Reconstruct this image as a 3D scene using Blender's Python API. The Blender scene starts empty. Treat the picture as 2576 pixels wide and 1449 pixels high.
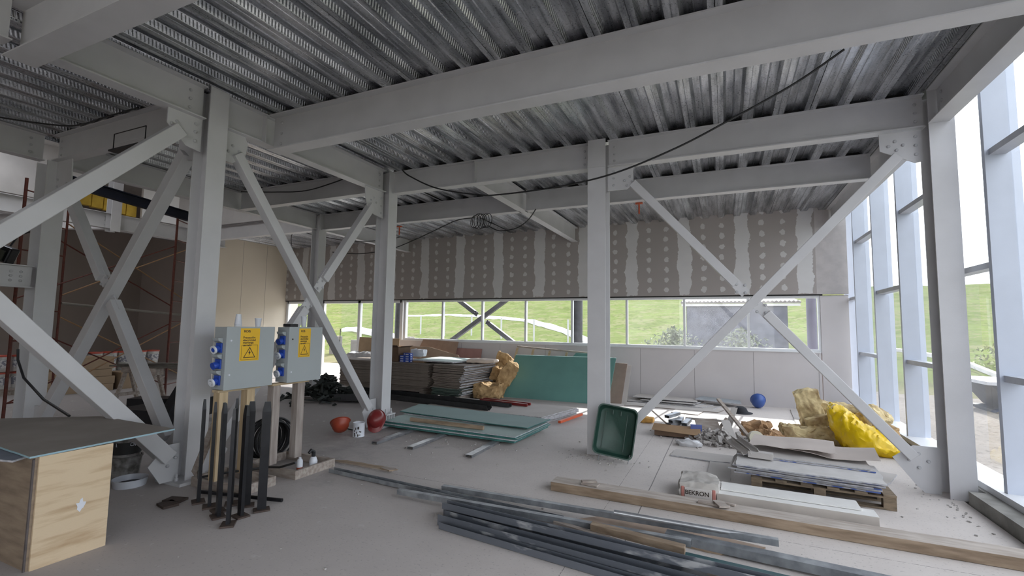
import bpy, bmesh, math, random
from mathutils import Vector, Matrix, noise
random.seed(7)
C = bpy.context.scene.collection
S = bpy.context.scene
PI = math.pi

# ---------------------------------------------------------------- camera
cam_d = bpy.data.cameras.new('camera'); cam = bpy.data.objects.new('camera', cam_d); C.objects.link(cam)
YAW, PITCH, ROLL, FPX = -0.421975, 0.0814676, 0.0145703, 1190.54
_f = Vector((math.sin(YAW)*math.cos(PITCH), math.cos(YAW)*math.cos(PITCH), math.sin(PITCH)))
_r = Vector((math.cos(YAW), -math.sin(YAW), 0)); _u = _r.cross(_f)
_r2 = _r*math.cos(ROLL)+_u*math.sin(ROLL); _u2 = _u*math.cos(ROLL)-_r*math.sin(ROLL)
cam.matrix_world = Matrix(((_r2.x,_u2.x,-_f.x,0),(_r2.y,_u2.y,-_f.y,0),(_r2.z,_u2.z,-_f.z,1.65),(0,0,0,1)))
cam_d.sensor_width = 36; cam_d.lens = 36*FPX/2576; cam_d.clip_start = 0.05; cam_d.clip_end = 500
S.camera = cam

# ---------------------------------------------------------------- sky, sun, exposure
w = bpy.data.worlds.new('sky'); S.world = w; w.use_nodes = True
nt = w.node_tree; nt.nodes.clear()
def N(t, **k):
    n = nt.nodes.new(t)
    for a, b in k.items(): setattr(n, a, b)
    return n
out = N('ShaderNodeOutputWorld'); bg = N('ShaderNodeBackground'); tc = N('ShaderNodeTexCoord')
mp = N('ShaderNodeMapping'); mp.inputs['Scale'].default_value = (1.2, 1.2, 4.5)
nz = N('ShaderNodeTexNoise'); nz.inputs['Scale'].default_value = 2.2; nz.inputs['Detail'].default_value = 6
cr = N('ShaderNodeValToRGB')
cr.color_ramp.elements[0].position = 0.34; cr.color_ramp.elements[0].color = (0.72, 0.80, 0.93, 1)
cr.color_ramp.elements[1].position = 0.56; cr.color_ramp.elements[1].color = (1.0, 1.0, 1.0, 1)
nt.links.new(tc.outputs['Generated'], mp.inputs['Vector']); nt.links.new(mp.outputs['Vector'], nz.inputs['Vector'])
nt.links.new(nz.outputs['Fac'], cr.inputs['Fac']); nt.links.new(cr.outputs['Color'], bg.inputs['Color'])
nt.links.new(bg.outputs['Background'], out.inputs['Surface'])
bg.inputs['Strength'].default_value = 1.9
sun_d = bpy.data.lights.new('sun', 'SUN'); sun = bpy.data.objects.new('sun', sun_d); C.objects.link(sun)
sun_d.energy = 4.5; sun_d.angle = 0.02; sun_d.color = (1.0, 0.95, 0.87)
sun.rotation_euler = Vector((-0.13, -1.0, -0.80)).to_track_quat('-Z', 'Y').to_euler()
sun.location = (3, 20, 15)
S.view_settings.view_transform = 'Standard'; S.view_settings.look = 'None'
S.view_settings.gamma = 1; S.view_settings.use_curve_mapping = False
S.view_settings.exposure = 1.08
try:
    S.cycles.max_bounces = 10; S.cycles.diffuse_bounces = 6; S.cycles.transparent_max_bounces = 16
except Exception: pass

# ---------------------------------------------------------------- materials
MT = {}
def mat(name, col, rough=.6, metal=0.0, var=.12, scale=6, bump=0.0, bscale=60, col2=None, thr=(.35,.65), stretch=None, detail=4):
    if name in MT: return MT[name]
    m = bpy.data.materials.new(name); m.use_nodes = True; MT[name] = m
    t = m.node_tree; b = t.nodes['Principled BSDF']
    b.inputs['Roughness'].default_value = rough; b.inputs['Metallic'].default_value = metal
    c2 = col2 or tuple(c*(1-var) for c in col)
    tcn = t.nodes.new('ShaderNodeTexCoord'); mp_ = t.nodes.new('ShaderNodeMapping')
    if stretch: mp_.inputs['Scale'].default_value = stretch
    n1 = t.nodes.new('ShaderNodeTexNoise'); n1.inputs['Scale'].default_value = scale; n1.inputs['Detail'].default_value = detail
    r = t.nodes.new('ShaderNodeValToRGB')
    r.color_ramp.elements[0].position = thr[0]; r.color_ramp.elements[1].position = thr[1]
    r.color_ramp.elements[0].color = (*c2, 1); r.color_ramp.elements[1].color = (*col, 1)
    t.links.new(tcn.outputs['Object'], mp_.inputs['Vector']); t.links.new(mp_.outputs['Vector'], n1.inputs['Vector'])
    t.links.new(n1.outputs['Fac'], r.inputs['Fac']); t.links.new(r.outputs['Color'], b.inputs['Base Color'])
    if bump:
        n2 = t.nodes.new('ShaderNodeTexNoise'); n2.inputs['Scale'].default_value = bscale; n2.inputs['Detail'].default_value = 5
        bp = t.nodes.new('ShaderNodeBump'); bp.inputs['Strength'].default_value = bump; bp.inputs['Distance'].default_value = 0.01
        t.links.new(mp_.outputs['Vector'], n2.inputs['Vector'])
        t.links.new(n2.outputs['Fac'], bp.inputs['Height']); t.links.new(bp.outputs['Normal'], b.inputs['Normal'])
    return m

class NT:   # small helper to write shader maths
    def __init__(s, m): s.t = m.node_tree; s.b = s.t.nodes['Principled BSDF']
    def n(s, t, **k):
        n = s.t.nodes.new(t)
        for a, b in k.items(): setattr(n, a, b)
        return n
    def l(s, a, b): s.t.links.new(a, b)
    def m(s, op, a, b=None, c=None):
        n = s.t.nodes.new('ShaderNodeMath'); n.operation = op
        for i, v in enumerate((a, b, c)):
            if v is None: continue
            if isinstance(v, (int, float)): n.inputs[i].default_value = v
            else: s.t.links.new(v, n.inputs[i])
        return n.outputs[0]
    def mix(s, f, a, b):
        n = s.t.nodes.new('ShaderNodeMix'); n.data_type = 'RGBA'
        if isinstance(f, (int, float)): n.inputs[0].default_value = f
        else: s.t.links.new(f, n.inputs[0])
        for i, v in ((6, a), (7, b)):
            if isinstance(v, tuple): n.inputs[i].default_value = (*v, 1)
            else: s.t.links.new(v, n.inputs[i])
        return n.outputs[2]
    def noise(s, vec, scale, detail=4, rough=.5):
        n = s.t.nodes.new('ShaderNodeTexNoise'); n.inputs['Scale'].default_value = scale; n.inputs['Detail'].default_value = detail
        n.inputs['Roughness'].default_value = rough
        s.t.links.new(vec, n.inputs['Vector']); return n.outputs['Fac']
    def xyz(s, src='Object'):
        tc = s.t.nodes.new('ShaderNodeTexCoord'); sp = s.t.nodes.new('ShaderNodeSeparateXYZ')
        s.t.links.new(tc.outputs[src], sp.inputs[0]); return tc.outputs[src], sp.outputs[0], sp.outputs[1], sp.outputs[2]

def newmat(name, rough=.6, metal=0.0):
    m = bpy.data.materials.new(name); m.use_nodes = True; MT[name] = m
    b = m.node_tree.nodes['Principled BSDF']; b.inputs['Roughness'].default_value = rough; b.inputs['Metallic'].default_value = metal
    return m, NT(m)

STEEL = mat('white_steel_paint', (.56,.555,.57), .42, 0, .07, 3, .05, 90)
BOLT = mat('painted_bolt', (.48,.48,.50), .45)
MULL = mat('white_mullion_paint', (.47,.51,.60), .4, 0, .05, 4, .04, 120)
FRAME = mat('window_frame_white', (.72,.73,.75), .4, 0, .05, 4)
GREYDW = mat('grey_drywall', (.57,.54,.545), .85, 0, .05, 1.5, .06, 120)
BEIGE = mat('beige_drywall', (.62,.545,.45), .85, 0, .05, .8)
BROWNW = mat('brown_grey_wall', (.25,.205,.185), .9, 0, .08, .7)
CONC = mat('kerb_concrete', (.30,.29,.27), .9, 0, .35, 5, .4, 40)
DARKSTEEL = mat('dark_primed_steel', (.055,.055,.065), .55, .2, .4, 8)
BLACKGAP = mat('black_gap', (.008,.008,.008), .9)

# galvanised deck
m, T = newmat('galvanised_deck', .42, .85)
v, x, y, z = T.xyz()
mpn = T.n('ShaderNodeMapping'); mpn.inputs['Scale'].default_value = (9, .9, 9); T.l(v, mpn.inputs[0])
a = T.noise(mpn.outputs[0], 1.0, 5, .6); bsp = T.noise(v, 55, 3, .6)
f = T.m('ADD', T.m('MULTIPLY', a, .92), T.m('MULTIPLY', bsp, .16))
r = T.n('ShaderNodeValToRGB'); T.l(f, r.inputs[0])
r.color_ramp.elements[0].position = .42; r.color_ramp.elements[0].color = (.24,.25,.27,1)
r.color_ramp.elements[1].position = .66; r.color_ramp.elements[1].color = (.66,.67,.70,1)
T.l(r.outputs[0], T.b.inputs['Base Color'])
# rows of small embossed ribs on the sloping webs
wv = T.m('SINE', T.m('MULTIPLY', T.m('ADD', y, T.m('MULTIPLY', z, .4)), 190))
hgt = T.m('MULTIPLY', wv, T.m('MULTIPLY', T.m('GREATER_THAN', z, 4.236), T.m('LESS_THAN', z, 4.284)))
bp = T.n('ShaderNodeBump'); bp.inputs['Strength'].default_value = .55; bp.inputs['Distance'].default_value = .004
T.l(hgt, bp.inputs['Height']); T.l(bp.outputs[0], T.b.inputs['Normal'])
T.l(T.m('ADD', T.m('MULTIPLY', bsp, .35), .14), T.b.inputs['Roughness'])
DECK = m

# dusty concrete floor with saw cuts, dirt, pale dust and a darker left side
m, T = newmat('dusty_concrete_floor', .78)
v, x, y, z = T.xyz()
n1 = T.noise(v, .55, 5, .6); n2 = T.noise(v, 3.5, 6, .65); n3 = T.noise(v, 40, 3)
base = T.mix(n1, (.52,.475,.45), (.66,.61,.58))
base = T.mix(T.m('MULTIPLY', T.m('SUBTRACT', n2, .35), .8), base, (.72,.67,.64))
base = T.mix(T.m('MULTIPLY', T.m('LESS_THAN', n3, .36), .35), base, (.26,.245,.24))
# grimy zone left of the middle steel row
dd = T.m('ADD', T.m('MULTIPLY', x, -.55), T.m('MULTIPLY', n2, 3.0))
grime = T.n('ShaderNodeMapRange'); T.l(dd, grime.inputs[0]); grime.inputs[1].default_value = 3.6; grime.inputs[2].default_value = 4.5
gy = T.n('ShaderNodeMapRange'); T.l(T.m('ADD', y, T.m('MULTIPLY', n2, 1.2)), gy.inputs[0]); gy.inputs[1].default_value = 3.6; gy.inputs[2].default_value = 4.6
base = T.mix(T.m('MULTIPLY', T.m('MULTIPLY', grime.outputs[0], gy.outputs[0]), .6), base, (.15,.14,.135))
leftdark = T.n('ShaderNodeMapRange'); T.l(T.m('ADD', x, T.m('MULTIPLY', T.m('SUBTRACT', n1, .5), 2.5)), leftdark.inputs[0]); leftdark.inputs[1].default_value = -.3; leftdark.inputs[2].default_value = -4.2  # floor colour darkens towards the left, boundary broken up by noise
base = T.mix(T.m('MULTIPLY', leftdark.outputs[0], .55), base, (.30,.275,.275))
scuff = T.noise(v, 7, 6, .7); base = T.mix(T.m('MULTIPLY', T.m('MULTIPLY', T.m('GREATER_THAN', scuff, .64), leftdark.outputs[0]), .5), base, (.62,.60,.585))
# saw cut joints
def line(c, p, w_): return T.m('LESS_THAN', T.m('ABSOLUTE', T.m('SUBTRACT', T.m('ADD', c, T.m('MULTIPLY', T.m('SUBTRACT', n2, .5), .012)), p)), w_)
jm = T.m('MAXIMUM', line(x, -.74, .005), T.m('MULTIPLY', line(y, 4.41, .003), T.m('GREATER_THAN', n3, .42)))
jm = T.m('MAXIMUM', jm, T.m('MULTIPLY', line(x, -1.04, .0025), T.m('GREATER_THAN', n3, .45)))
jm = T.m('MAXIMUM', jm, T.m('MULTIPLY', T.m('GREATER_THAN', y, 8.2), line(x, -.70, .004)))
base = T.mix(T.m('MULTIPLY', jm, .75), base, (.10,.09,.09))
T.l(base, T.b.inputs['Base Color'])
bp = T.n('ShaderNodeBump'); bp.inputs['Strength'].default_value = .25; bp.inputs['Distance'].default_value = .006
T.l(T.m('ADD', n3, T.m('MULTIPLY', n2, 2)), bp.inputs['Height']); T.l(bp.outputs[0], T.b.inputs['Normal'])
FLOOR = m

# plasterboard with taped joints and filled screw spots
m, T = newmat('taped_plasterboard', .85)
v, x, y, z = T.xyz()
nn = T.noise(v, 3.2, 4, .55); nf = T.noise(v, 16, 3)
ph = T.m('DIVIDE', T.m('ADD', x, 2.05+12.2), 1.22)
fr = T.m('MULTIPLY', T.m('SUBTRACT', T.m('FRACT', T.m('ADD', ph, .5)), .5), 1.22)
bandw = T.m('ADD', .12, T.m('ADD', T.m('MULTIPLY', T.m('SUBTRACT', nn, .4), .22), T.m('MULTIPLY', T.m('SUBTRACT', nf, .5), .05)))
band = T.m('MULTIPLY', T.m('LESS_THAN', T.m('ABSOLUTE', fr), bandw), T.m('GREATER_THAN', T.m('ADD', z, T.m('MULTIPLY', nf, .1)), 2.50))
cz = T.m('MULTIPLY', T.m('SUBTRACT', T.m('FRACT', T.m('DIVIDE', z, .245)), .5), .245)
d1 = T.m('SUBTRACT', T.m('ABSOLUTE', fr), .41)
d1 = T.m('ADD', d1, T.m('MULTIPLY', T.m('SUBTRACT', T.noise(v, 1.7, 2), .5), .09))
d2 = T.m('ADD', cz, T.m('MULTIPLY', T.m('SUBTRACT', T.noise(v, 2.3, 2), .5), .07))
rad = T.m('SQRT', T.m('ADD', T.m('MULTIPLY', d1, d1), T.m('MULTIPLY', T.m('MULTIPLY', d2, d2), .7)))
spot = T.m('LESS_THAN', rad, T.m('ADD', .016, T.m('MULTIPLY', nf, .075)))
spot = T.m('MULTIPLY', spot, T.m('GREATER_THAN', z, 2.47))
mask = T.m('MAXIMUM', band, T.m('MULTIPLY', spot, .8))
big = T.noise(v, .5, 2)
paper = T.mix(big, (.31,.282,.272), (.36,.328,.313))
fill = T.mix(nn, (.52,.51,.51), (.60,.59,.59))
T.l(T.mix(mask, paper, fill), T.b.inputs['Base Color'])
PLASTER = m

# glass
def glassmat(name, dust, tint=(.96,.98,1)):
    m = bpy.data.materials.new(name); m.use_nodes = True; t = m.node_tree; t.nodes.clear(); MT[name] = m
    o = t.nodes.new('ShaderNodeOutputMaterial'); tr = t.nodes.new('ShaderNodeBsdfTransparent'); tr.inputs[0].default_value = (*tint, 1)
    gl = t.nodes.new('ShaderNodeBsdfGlossy'); gl.inputs['Roughness'].default_value = .02
    fr = t.nodes.new('ShaderNodeFresnel'); fr.inputs[0].default_value = 1.5
    df = t.nodes.new('ShaderNodeBsdfDiffuse'); df.inputs[0].default_value = (.8,.8,.82,1)
    tl = t.nodes.new('ShaderNodeBsdfTranslucent'); tl.inputs[0].default_value = (.85,.87,.9,1)
    m1 = t.nodes.new('ShaderNodeMixShader'); m2 = t.nodes.new('ShaderNodeMixShader'); m3 = t.nodes.new('ShaderNodeMixShader')
    ge = t.nodes.new('ShaderNodeNewGeometry'); iv = t.nodes.new('ShaderNodeMath'); iv.operation = 'SUBTRACT'; iv.inputs[0].default_value = 1
    fm = t.nodes.new('ShaderNodeMath'); fm.operation = 'MULTIPLY'; t.links.new(ge.outputs['Backfacing'], iv.inputs[1])
    t.links.new(fr.outputs[0], fm.inputs[0]); t.links.new(iv.outputs[0], fm.inputs[1])
    t.links.new(fm.outputs[0], m1.inputs[0]); t.links.new(tr.outputs[0], m1.inputs[1]); t.links.new(gl.outputs[0], m1.inputs[2])
    m3.inputs[0].default_value = .5; t.links.new(df.outputs[0], m3.inputs[1]); t.links.new(tl.outputs[0], m3.inputs[2])
    tc = t.nodes.new('ShaderNodeTexCoord'); n = t.nodes.new('ShaderNodeTexNoise'); n.inputs['Scale'].default_value = 2.0; n.inputs['Detail'].default_value = 5
    t.links.new(tc.outputs['Object'], n.inputs[0])
    mm = t.nodes.new('ShaderNodeMath'); mm.operation = 'MULTIPLY'; mm.inputs[1].default_value = dust*2; t.links.new(n.outputs[0], mm.inputs[0])
    t.links.new(mm.outputs[0], m2.inputs[0]); t.links.new(m1.outputs[0], m2.inputs[1]); t.links.new(m3.outputs[0], m2.inputs[2])
    t.links.new(m2.outputs[0], o.inputs[0]); return m
GLASS = glassmat('clear_glass', .008)
DUSTY = glassmat('dusty_glass', .035)

# ---------------------------------------------------------------- mesh helpers
ORG = {}
class MB:
    def __init__(s): s.v = []; s.f = []; s.m = []; s.uv = None
    def add(s, vs, fs, mi=0):
        o = len(s.v); s.v += [Vector(p) for p in vs]
        s.f += [tuple(i+o for i in f) for f in fs]; s.m += [mi]*len(fs); return s
    def box(s, c, d, R=None, mi=0):
        hx, hy, hz = d[0]/2, d[1]/2, d[2]/2
        vs = [Vector((i*hx, j*hy, k*hz)) for k in (-1,1) for j in (-1,1) for i in (-1,1)]
        if R is not None: vs = [R @ p for p in vs]
        c = Vector(c)
        return s.add([p+c for p in vs], [(0,2,3,1),(4,5,7,6),(0,1,5,4),(2,6,7,3),(0,4,6,2),(1,3,7,5)], mi)
    def bx(s, x0, x1, y0, y1, z0, z1, mi=0):
        return s.box(((x0+x1)/2,(y0+y1)/2,(z0+z1)/2), (abs(x1-x0),abs(y1-y0),abs(z1-z0)), None, mi)
    def poly(s, pts, d, mi=0):      # extrude 3D polygon by vector d
        n = len(pts); d = Vector(d); P = [Vector(p) for p in pts]
        nrm = Vector((0,0,0))
        for i in range(n): nrm += P[i].cross(P[(i+1)%n])
        if nrm.dot(d) > 0: P.reverse()
        fs = [tuple(range(n)), tuple(reversed(range(n, 2*n)))]
        fs += [(i, i+n, (i+1)%n+n, (i+1)%n) for i in range(n)]
        return s.add(P+[p+d for p in P], fs, mi)
    def sweep(s, sec, p0, p1, U, V, mi=0):
        p0, p1 = Vector(p0), Vector(p1); U, V = Vector(U), Vector(V)
        return s.poly([p0+U*a+V*b for a, b in sec], p1-p0, mi)
    def tube(s, pts, r, n=8, mi=0, caps=True, closed=False):
        P = [Vector(p) for p in pts]; L = len(P); rings = []
        rr = r if isinstance(r, (list, tuple)) else [r]*L
        up = None
        for i in range(L):
            a = P[i-1] if (i > 0 or closed) else P[i]; b = P[(i+1)%L] if (i < L-1 or closed) else P[i]
            t = (b-a).normalized() if (b-a).length > 1e-9 else Vector((0,0,1))
            if up is None: up = Vector((0,0,1)) if abs(t.z) < .9 else Vector((1,0,0))
            sd = t.cross(up)
            if sd.length < 1e-6: sd = t.orthogonal()
            sd.normalize(); up = sd.cross(t).normalized()
            rings.append([P[i]+(sd*math.cos(2*PI*k/n)+up*math.sin(2*PI*k/n))*rr[i] for k in range(n)])
        o = []; fs = []
        for g in rings: o += g
        for i in range(L if closed else L-1):
            j = (i+1)%L
            for k in range(n): fs.append((i*n+k, i*n+(k+1)%n, j*n+(k+1)%n, j*n+k))
        if caps and not closed: fs += [tuple(reversed(range(n))), tuple(range((L-1)*n, L*n))]
        return s.add(o, fs, mi)
    def lathe(s, prof, c=(0,0,0), R=None, n=20, mi=0):
        vs = []; fs = []; L = len(prof)
        for r_, z_ in prof:
            for k in range(n): vs.append(Vector((r_*math.cos(2*PI*k/n), r_*math.sin(2*PI*k/n), z_)))
        for i in range(L-1):
            for k in range(n): fs.append((i*n+k, i*n+(k+1)%n, (i+1)*n+(k+1)%n, (i+1)*n+k))
        if prof[0][0] > 1e-6: fs.append(tuple(reversed(range(n))))
        if prof[-1][0] > 1e-6: fs.append(tuple(range((L-1)*n, L*n)))
        if R is not None: vs = [R @ p for p in vs]
        c = Vector(c); return s.add([p+c for p in vs], fs, mi)
    def build(s, name, mats, parent=None, smooth=False, bevel=0, origin=None, sub=0):
        if not isinstance(mats, (list, tuple)): mats = [mats]
        if parent is not None: o0 = ORG.get(parent, Vector((0,0,0)))
        elif origin is not None: o0 = Vector(origin)
        else:
            xs = [p.x for p in s.v]; ys = [p.y for p in s.v]; zs = [p.z for p in s.v]
            o0 = Vector(((min(xs)+max(xs))/2, (min(ys)+max(ys))/2, min(zs)))
        me = bpy.data.meshes.new(name); me.from_pydata([p-o0 for p in s.v], [], s.f)
        for m_ in mats: me.materials.append(m_)
        for p, mi in zip(me.polygons, s.m): p.material_index = mi; p.use_smooth = smooth
        me.validate(); me.update()
        ob = bpy.data.objects.new(name, me); C.objects.link(ob)
        if parent is not None: ob.parent = parent; ORG[ob] = o0
        else: ob.location = o0; ORG[ob] = o0
        if smooth:
            md = ob.modifiers.new('n', 'EDGE_SPLIT'); md.split_angle = math.radians(42)
        if sub: md = ob.modifiers.new('s', 'SUBSURF'); md.levels = sub; md.render_levels = sub
        if bevel: md = ob.modifiers.new('b', 'BEVEL'); md.width = bevel; md.segments = 2; md.limit_method = 'ANGLE'; md.angle_limit = math.radians(40)
        return ob

def tag(o, label=None, cat=None, group=None, kind=None):
    if label: o['label'] = label
    if cat: o['category'] = cat
    if group: o['group'] = group
    if kind: o['kind'] = kind
    return o
def empty(name, loc, label, cat, group=None, rz=0):
    o = bpy.data.objects.new(name, None); C.objects.link(o); o.location = loc; o.rotation_euler.z = rz
    o.empty_display_size = .1; ORG[o] = Vector(loc)
    return tag(o, label, cat, group)
def local(name, label, cat, group=None):    # parts built around (0,0,0), placed afterwards
    o = empty(name, (0,0,0), label, cat, group); return o
def struct(o): o['kind'] = 'structure'; return o
def kids(o): return [c for c in bpy.data.objects if c.parent == o]
KC = {}
def copy_tree(o, parent=None):
    c = o.copy(); C.objects.link(c)
    if parent is not None: c.parent = parent; c.matrix_parent_inverse = o.matrix_parent_inverse
    ORG[c] = ORG.get(o, Vector((0,0,0)))
    if o not in KC: KC[o] = kids(o)
    for ch in list(KC[o]): copy_tree(ch, c)
    return c
def RZ(a): return Matrix.Rotation(a, 3, 'Z')
def RX(a): return Matrix.Rotation(a, 3, 'X')
def RY(a): return Matrix.Rotation(a, 3, 'Y')

# ---------------------------------------------------------------- floor, ceiling, walls
H = 4.23      # underside of the roof deck
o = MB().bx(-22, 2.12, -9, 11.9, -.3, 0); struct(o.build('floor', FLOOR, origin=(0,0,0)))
# trapezoidal deck, flutes along Y
def deck(x0, x1, y0, y1):
    mb = MB(); pts = []; k = 0; xx = x1
    P_ = .327
    while xx > x0:
        b = xx
        # bottom flange .115, web .03, top flange .152, web .03
        if k % 3 == 0: pts += [(b, H), (b-.055, H), (b-.0555, H+.03), (b-.0615, H+.03), (b-.062, H), (b-.115, H)]
        else: pts += [(b, H), (b-.053, H), (b-.0575, H+.006), (b-.062, H), (b-.115, H)]
        pts += [(b-.145, H+.06), (b-.212, H+.06), (b-.221, H+.052), (b-.23, H+.06), (b-.297, H+.06)]
        xx -= P_; k += 1
    pts.append((xx, H))
    n = len(pts); vs = [(a, y0, b) for a, b in pts]+[(a, y1, b) for a, b in pts]
    mb.add(vs, [(i, i+1, n+i+1, n+i) for i in range(n-1)])
    return mb
mbk = MB()
for (x0, x1, y0, y1) in ((-5.2, 2.0, -8, 4.165), (-5.2, 2.0, 4.177, 11.8), (-8.75, -5.24, 6.35, 12.2), (-13.9, -8.76, 8.2, 12.2), (-8.75, -5.24, -8, 6.34)):
    d = deck(x0, x1, y0, y1); mbk.add(d.v, d.f)
ceil = mbk.build('ceiling', DECK, origin=(0,0,0)); struct(ceil)
o = MB(); o.bx(-13.95, -8.8, 8.2, 12.3, H+.08, H+.3); o.bx(-8.8, 2.30, -8.1, 12.3, H+.08, H+.3)
ob = struct(o.build('ceiling_slab', mat('deck_slab', (.12,.12,.12), .9), origin=(0,0,0))); ob.name = 'ceiling_slab'

mb = MB()
for (x0_, x1_, yc_) in ((-5.1,2.0,1.80),(-5.1,2.0,4.06),(-5.1,2.0,6.375),(-3.4,2.0,8.275),(-8.7,-3.6,8.275),(-8.7,-5.3,3.3),(-8.7,-5.3,6.2)): mb.bx(x0_, x1_, yc_-.004, yc_+.004, H+.0035, H+.0585)
struct(mb.build('trim_flute_shade', mat('flute_shade_black', (.02,.02,.022), .9), origin=(0,0,0)))  # near-black strips added to stand for the shade inside the flute ends
# back wall: low wall, upper plasterboard, both 0.15 m thick
YB = 11.8
mb = MB(); mb.bx(-9.0, 1.84, YB, YB+.15, 0, 1.2); mb.bx(1.86, 2.36, YB, YB+.15, 0, 2.40)
for xs in (-7.97, -6.75, -5.53, -4.31, -3.09, -1.87, -.65, .57, 1.79):
    pass
wb = mb.build('wall_back', GREYDW, origin=(0,0,0)); struct(wb)
mb = MB()
for xs in (-6.85, -5.63, -4.31, -3.09, -1.87, -.65, .57, 1.79): mb.bx(xs-.003, xs+.003, YB-.002, YB+.001, 0.0, 1.17)
mb.bx(1.86, 2.36, YB-.002, YB+.001, 2.396, 2.404)
for ys_ in (10.1, 10.95): mb.bx(-13.901, -13.898, ys_-.003, ys_+.003, 0.05, H)
struct(mb.build('trim_board_joints', mat('dark_board_joint', (.20,.19,.19), .9), origin=(0,0,0)))  # thin dark seams between the wall boards
mb = MB(); mb.bx(-13.9, 1.80, YB-.04, YB+.15, 2.43, H+.09)
wu = mb.build('wall_back_upper', PLASTER, origin=(0,0,0)); struct(wu)
mb = MB(); mb.bx(1.80, 2.36, YB-.04, YB+.15, 2.43, 3.86); mb.bx(1.80, 2.36, YB-.04, YB+.15, 3.862, H+.09)
struct(mb.build('wall_back_corner', mat('pale_board', (.46,.43,.425), .85), origin=(0,0,0)))
mb = MB(); mb.bx(-13.9, 1.9, YB-.03, YB+.1, 2.405, 2.43)
struct(mb.build('trim_black_gap', BLACKGAP, origin=(0,0,0)))

# left side walls
mb = MB(); mb.bx(-14.1, -13.9, 9.32, 12.3, 0, H+.1)
struct(mb.build('wall_left', BEIGE, origin=(0,0,0)))
mb = MB(); mb.bx(-19.2, -14.1, 9.9, 10.1, 0, 6.0); mb.bx(-19.2, -18.9, -6, 10.1, 0, 6.0)
struct(mb.build('wall_far_left', BROWNW, origin=(0,0,0)))
mb = MB(); mb.bx(-19.2, -8.8, 4.6, 10.1, 6.0, 6.2)
struct(mb.build('ceiling_high', mat('pale_soffit', (.62,.61,.60), .8), origin=(0,0,0)))

mb = MB(); mb.bx(-19.2, -2.5, -6.2, -6.0, 0, 6.2)  # unseen wall, added behind the camera to cut the light from there
struct(mb.build('wall_light_blocker', BEIGE, origin=(0,0,0)))
struct(MB().bx(-19.2, -8.8, -6.2, 3.0, 6.0, 6.2).build('ceiling_light_blocker', mat('pale_soffit', (.62,.61,.60), .8), origin=(0,0,0)))  # unseen roof, added out of view to dim the far left
mb = MB(); mb.bx(-8.9, -8.78, -6.0, 8.2, H+.3, 6.2); mb.bx(-14.0, -8.9, 8.13, 8.19, H+.002, 6.2)
struct(mb.build('wall_bulkhead', mat('white_bulkhead', (.60,.585,.58), .85, 0, .12, 2), origin=(0,0,0)))
# ---------------------------------------------------------------- back window band
PAN = [-8.85, -7.53, -6.22, -4.90, -3.60, -2.20, -.86, .49, 1.84]
for i in range(8):
    x0, x1 = PAN[i], PAN[i+1]
    wn = MB().bx(x0+.02, x1-.02, YB+.065, YB+.071, 1.26, 2.36).build('window_%d' % (i+1), GLASS if i < 5 else DUSTY, origin=(x0, YB, 1.2)); struct(wn)
mb = MB(); mb.bx(-8.9, 1.86, YB+.02, YB+.12, 1.20, 1.26); mb.bx(-8.9, 1.86, YB+.02, YB+.12, 2.35, 2.405)
for x_ in PAN: mb.bx(x_-.025, x_+.025, YB+.02, YB+.12, 1.26, 2.35)
mb.bx(-8.9, -8.82, YB-.0, YB+.12, 1.2, 2.4)
struct(mb.build('window_frame_back', FRAME, origin=(0,0,0)))
mb = MB(); mb.bx(-8.95, 1.84, YB-.03, YB+.02, 1.19, 1.215)
struct(mb.build('trim_sill', FRAME, origin=(0,0,0)))
# full height glazed doors at the left end of the back wall
DX = [-13.85, -12.2, -10.65, -9.0]
mb = MB()
for x_ in DX: mb.bx(x_-.05, x_+.05, YB+.02, YB+.12, 0, 2.405)
mb.bx(-13.85, -9.0, YB+.02, YB+.12, 2.33, 2.405)
struct(mb.build('door_frame', FRAME, origin=(0,0,0)))
d3 = MB().bx(-10.6, -9.05, YB+.06, YB+.066, 0.02, 2.33).build('window_9', GLASS, origin=(0,0,0)); struct(d3)
d1 = MB().bx(-13.8, -12.25, YB+.06, YB+.066, 0.02, 2.33).build('door_1', GLASS, origin=(0,0,0)); struct(d1)
d2 = MB().bx(-11.42, -10.7, YB+.06, YB+.068, 0.02, 2.33).build('door_2', GLASS, origin=(0,0,0)); struct(d2)
o = MB(); o.tube([(-11.36, YB-.02, .8), (-11.36, YB-.02, 1.5)], .012); o.box((-11.36, YB+.02, .9), (.012,.08,.012)); o.box((-11.36, YB+.02, 1.4), (.012,.08,.012))
o.build('door_handle', DARKSTEEL, d2)

# ---------------------------------------------------------------- glass wall on the right
MY = [-4.42, -3.12, -1.82, -.52, .78, 2.08, 3.38, 4.68, 5.98, 7.28, 8.58, 9.88, 11.18, 12.1]
XG = 2.35
for i, yy in enumerate(MY):
    mb = MB(); mb.bx(XG, XG+.20, yy, yy+.06, .12, 4.9); mb.bx(XG+.2, XG+.26, yy+.005, yy+.055, .12, 4.9)
    struct(mb.build('trim_mullion', MULL, origin=(XG, yy, .12)))
yy0 = 2.08
for i in range(len(MY)-1):
    hs = (1.23, 3.41) if (i % 2 == 1) else (2.32,)
    mb = MB()
    for hh in hs: mb.bx(XG+.03, XG+.16, MY[i]+.06, MY[i+1], hh-.03, hh+.03)
    struct(mb.build('trim_transom', mat('grey_transom', (.50,.52,.58), .4), origin=(XG, MY[i], hs[0])))
    struct(MB().bx(XG+.19, XG+.196, MY[i]+.06, MY[i+1], .2, 4.85).build('window_%d' % (10+i), DUSTY, origin=(XG, MY[i], .2)))
mb = MB(); mb.bx(2.13, 2.62, -8, 6.15, -.4, .12); mb.bx(2.26, 2.62, 6.15, 12.2, -.4, .12); mb.bx(2.13, 2.26, 6.56, 12.2, -.4, .12)
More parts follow.
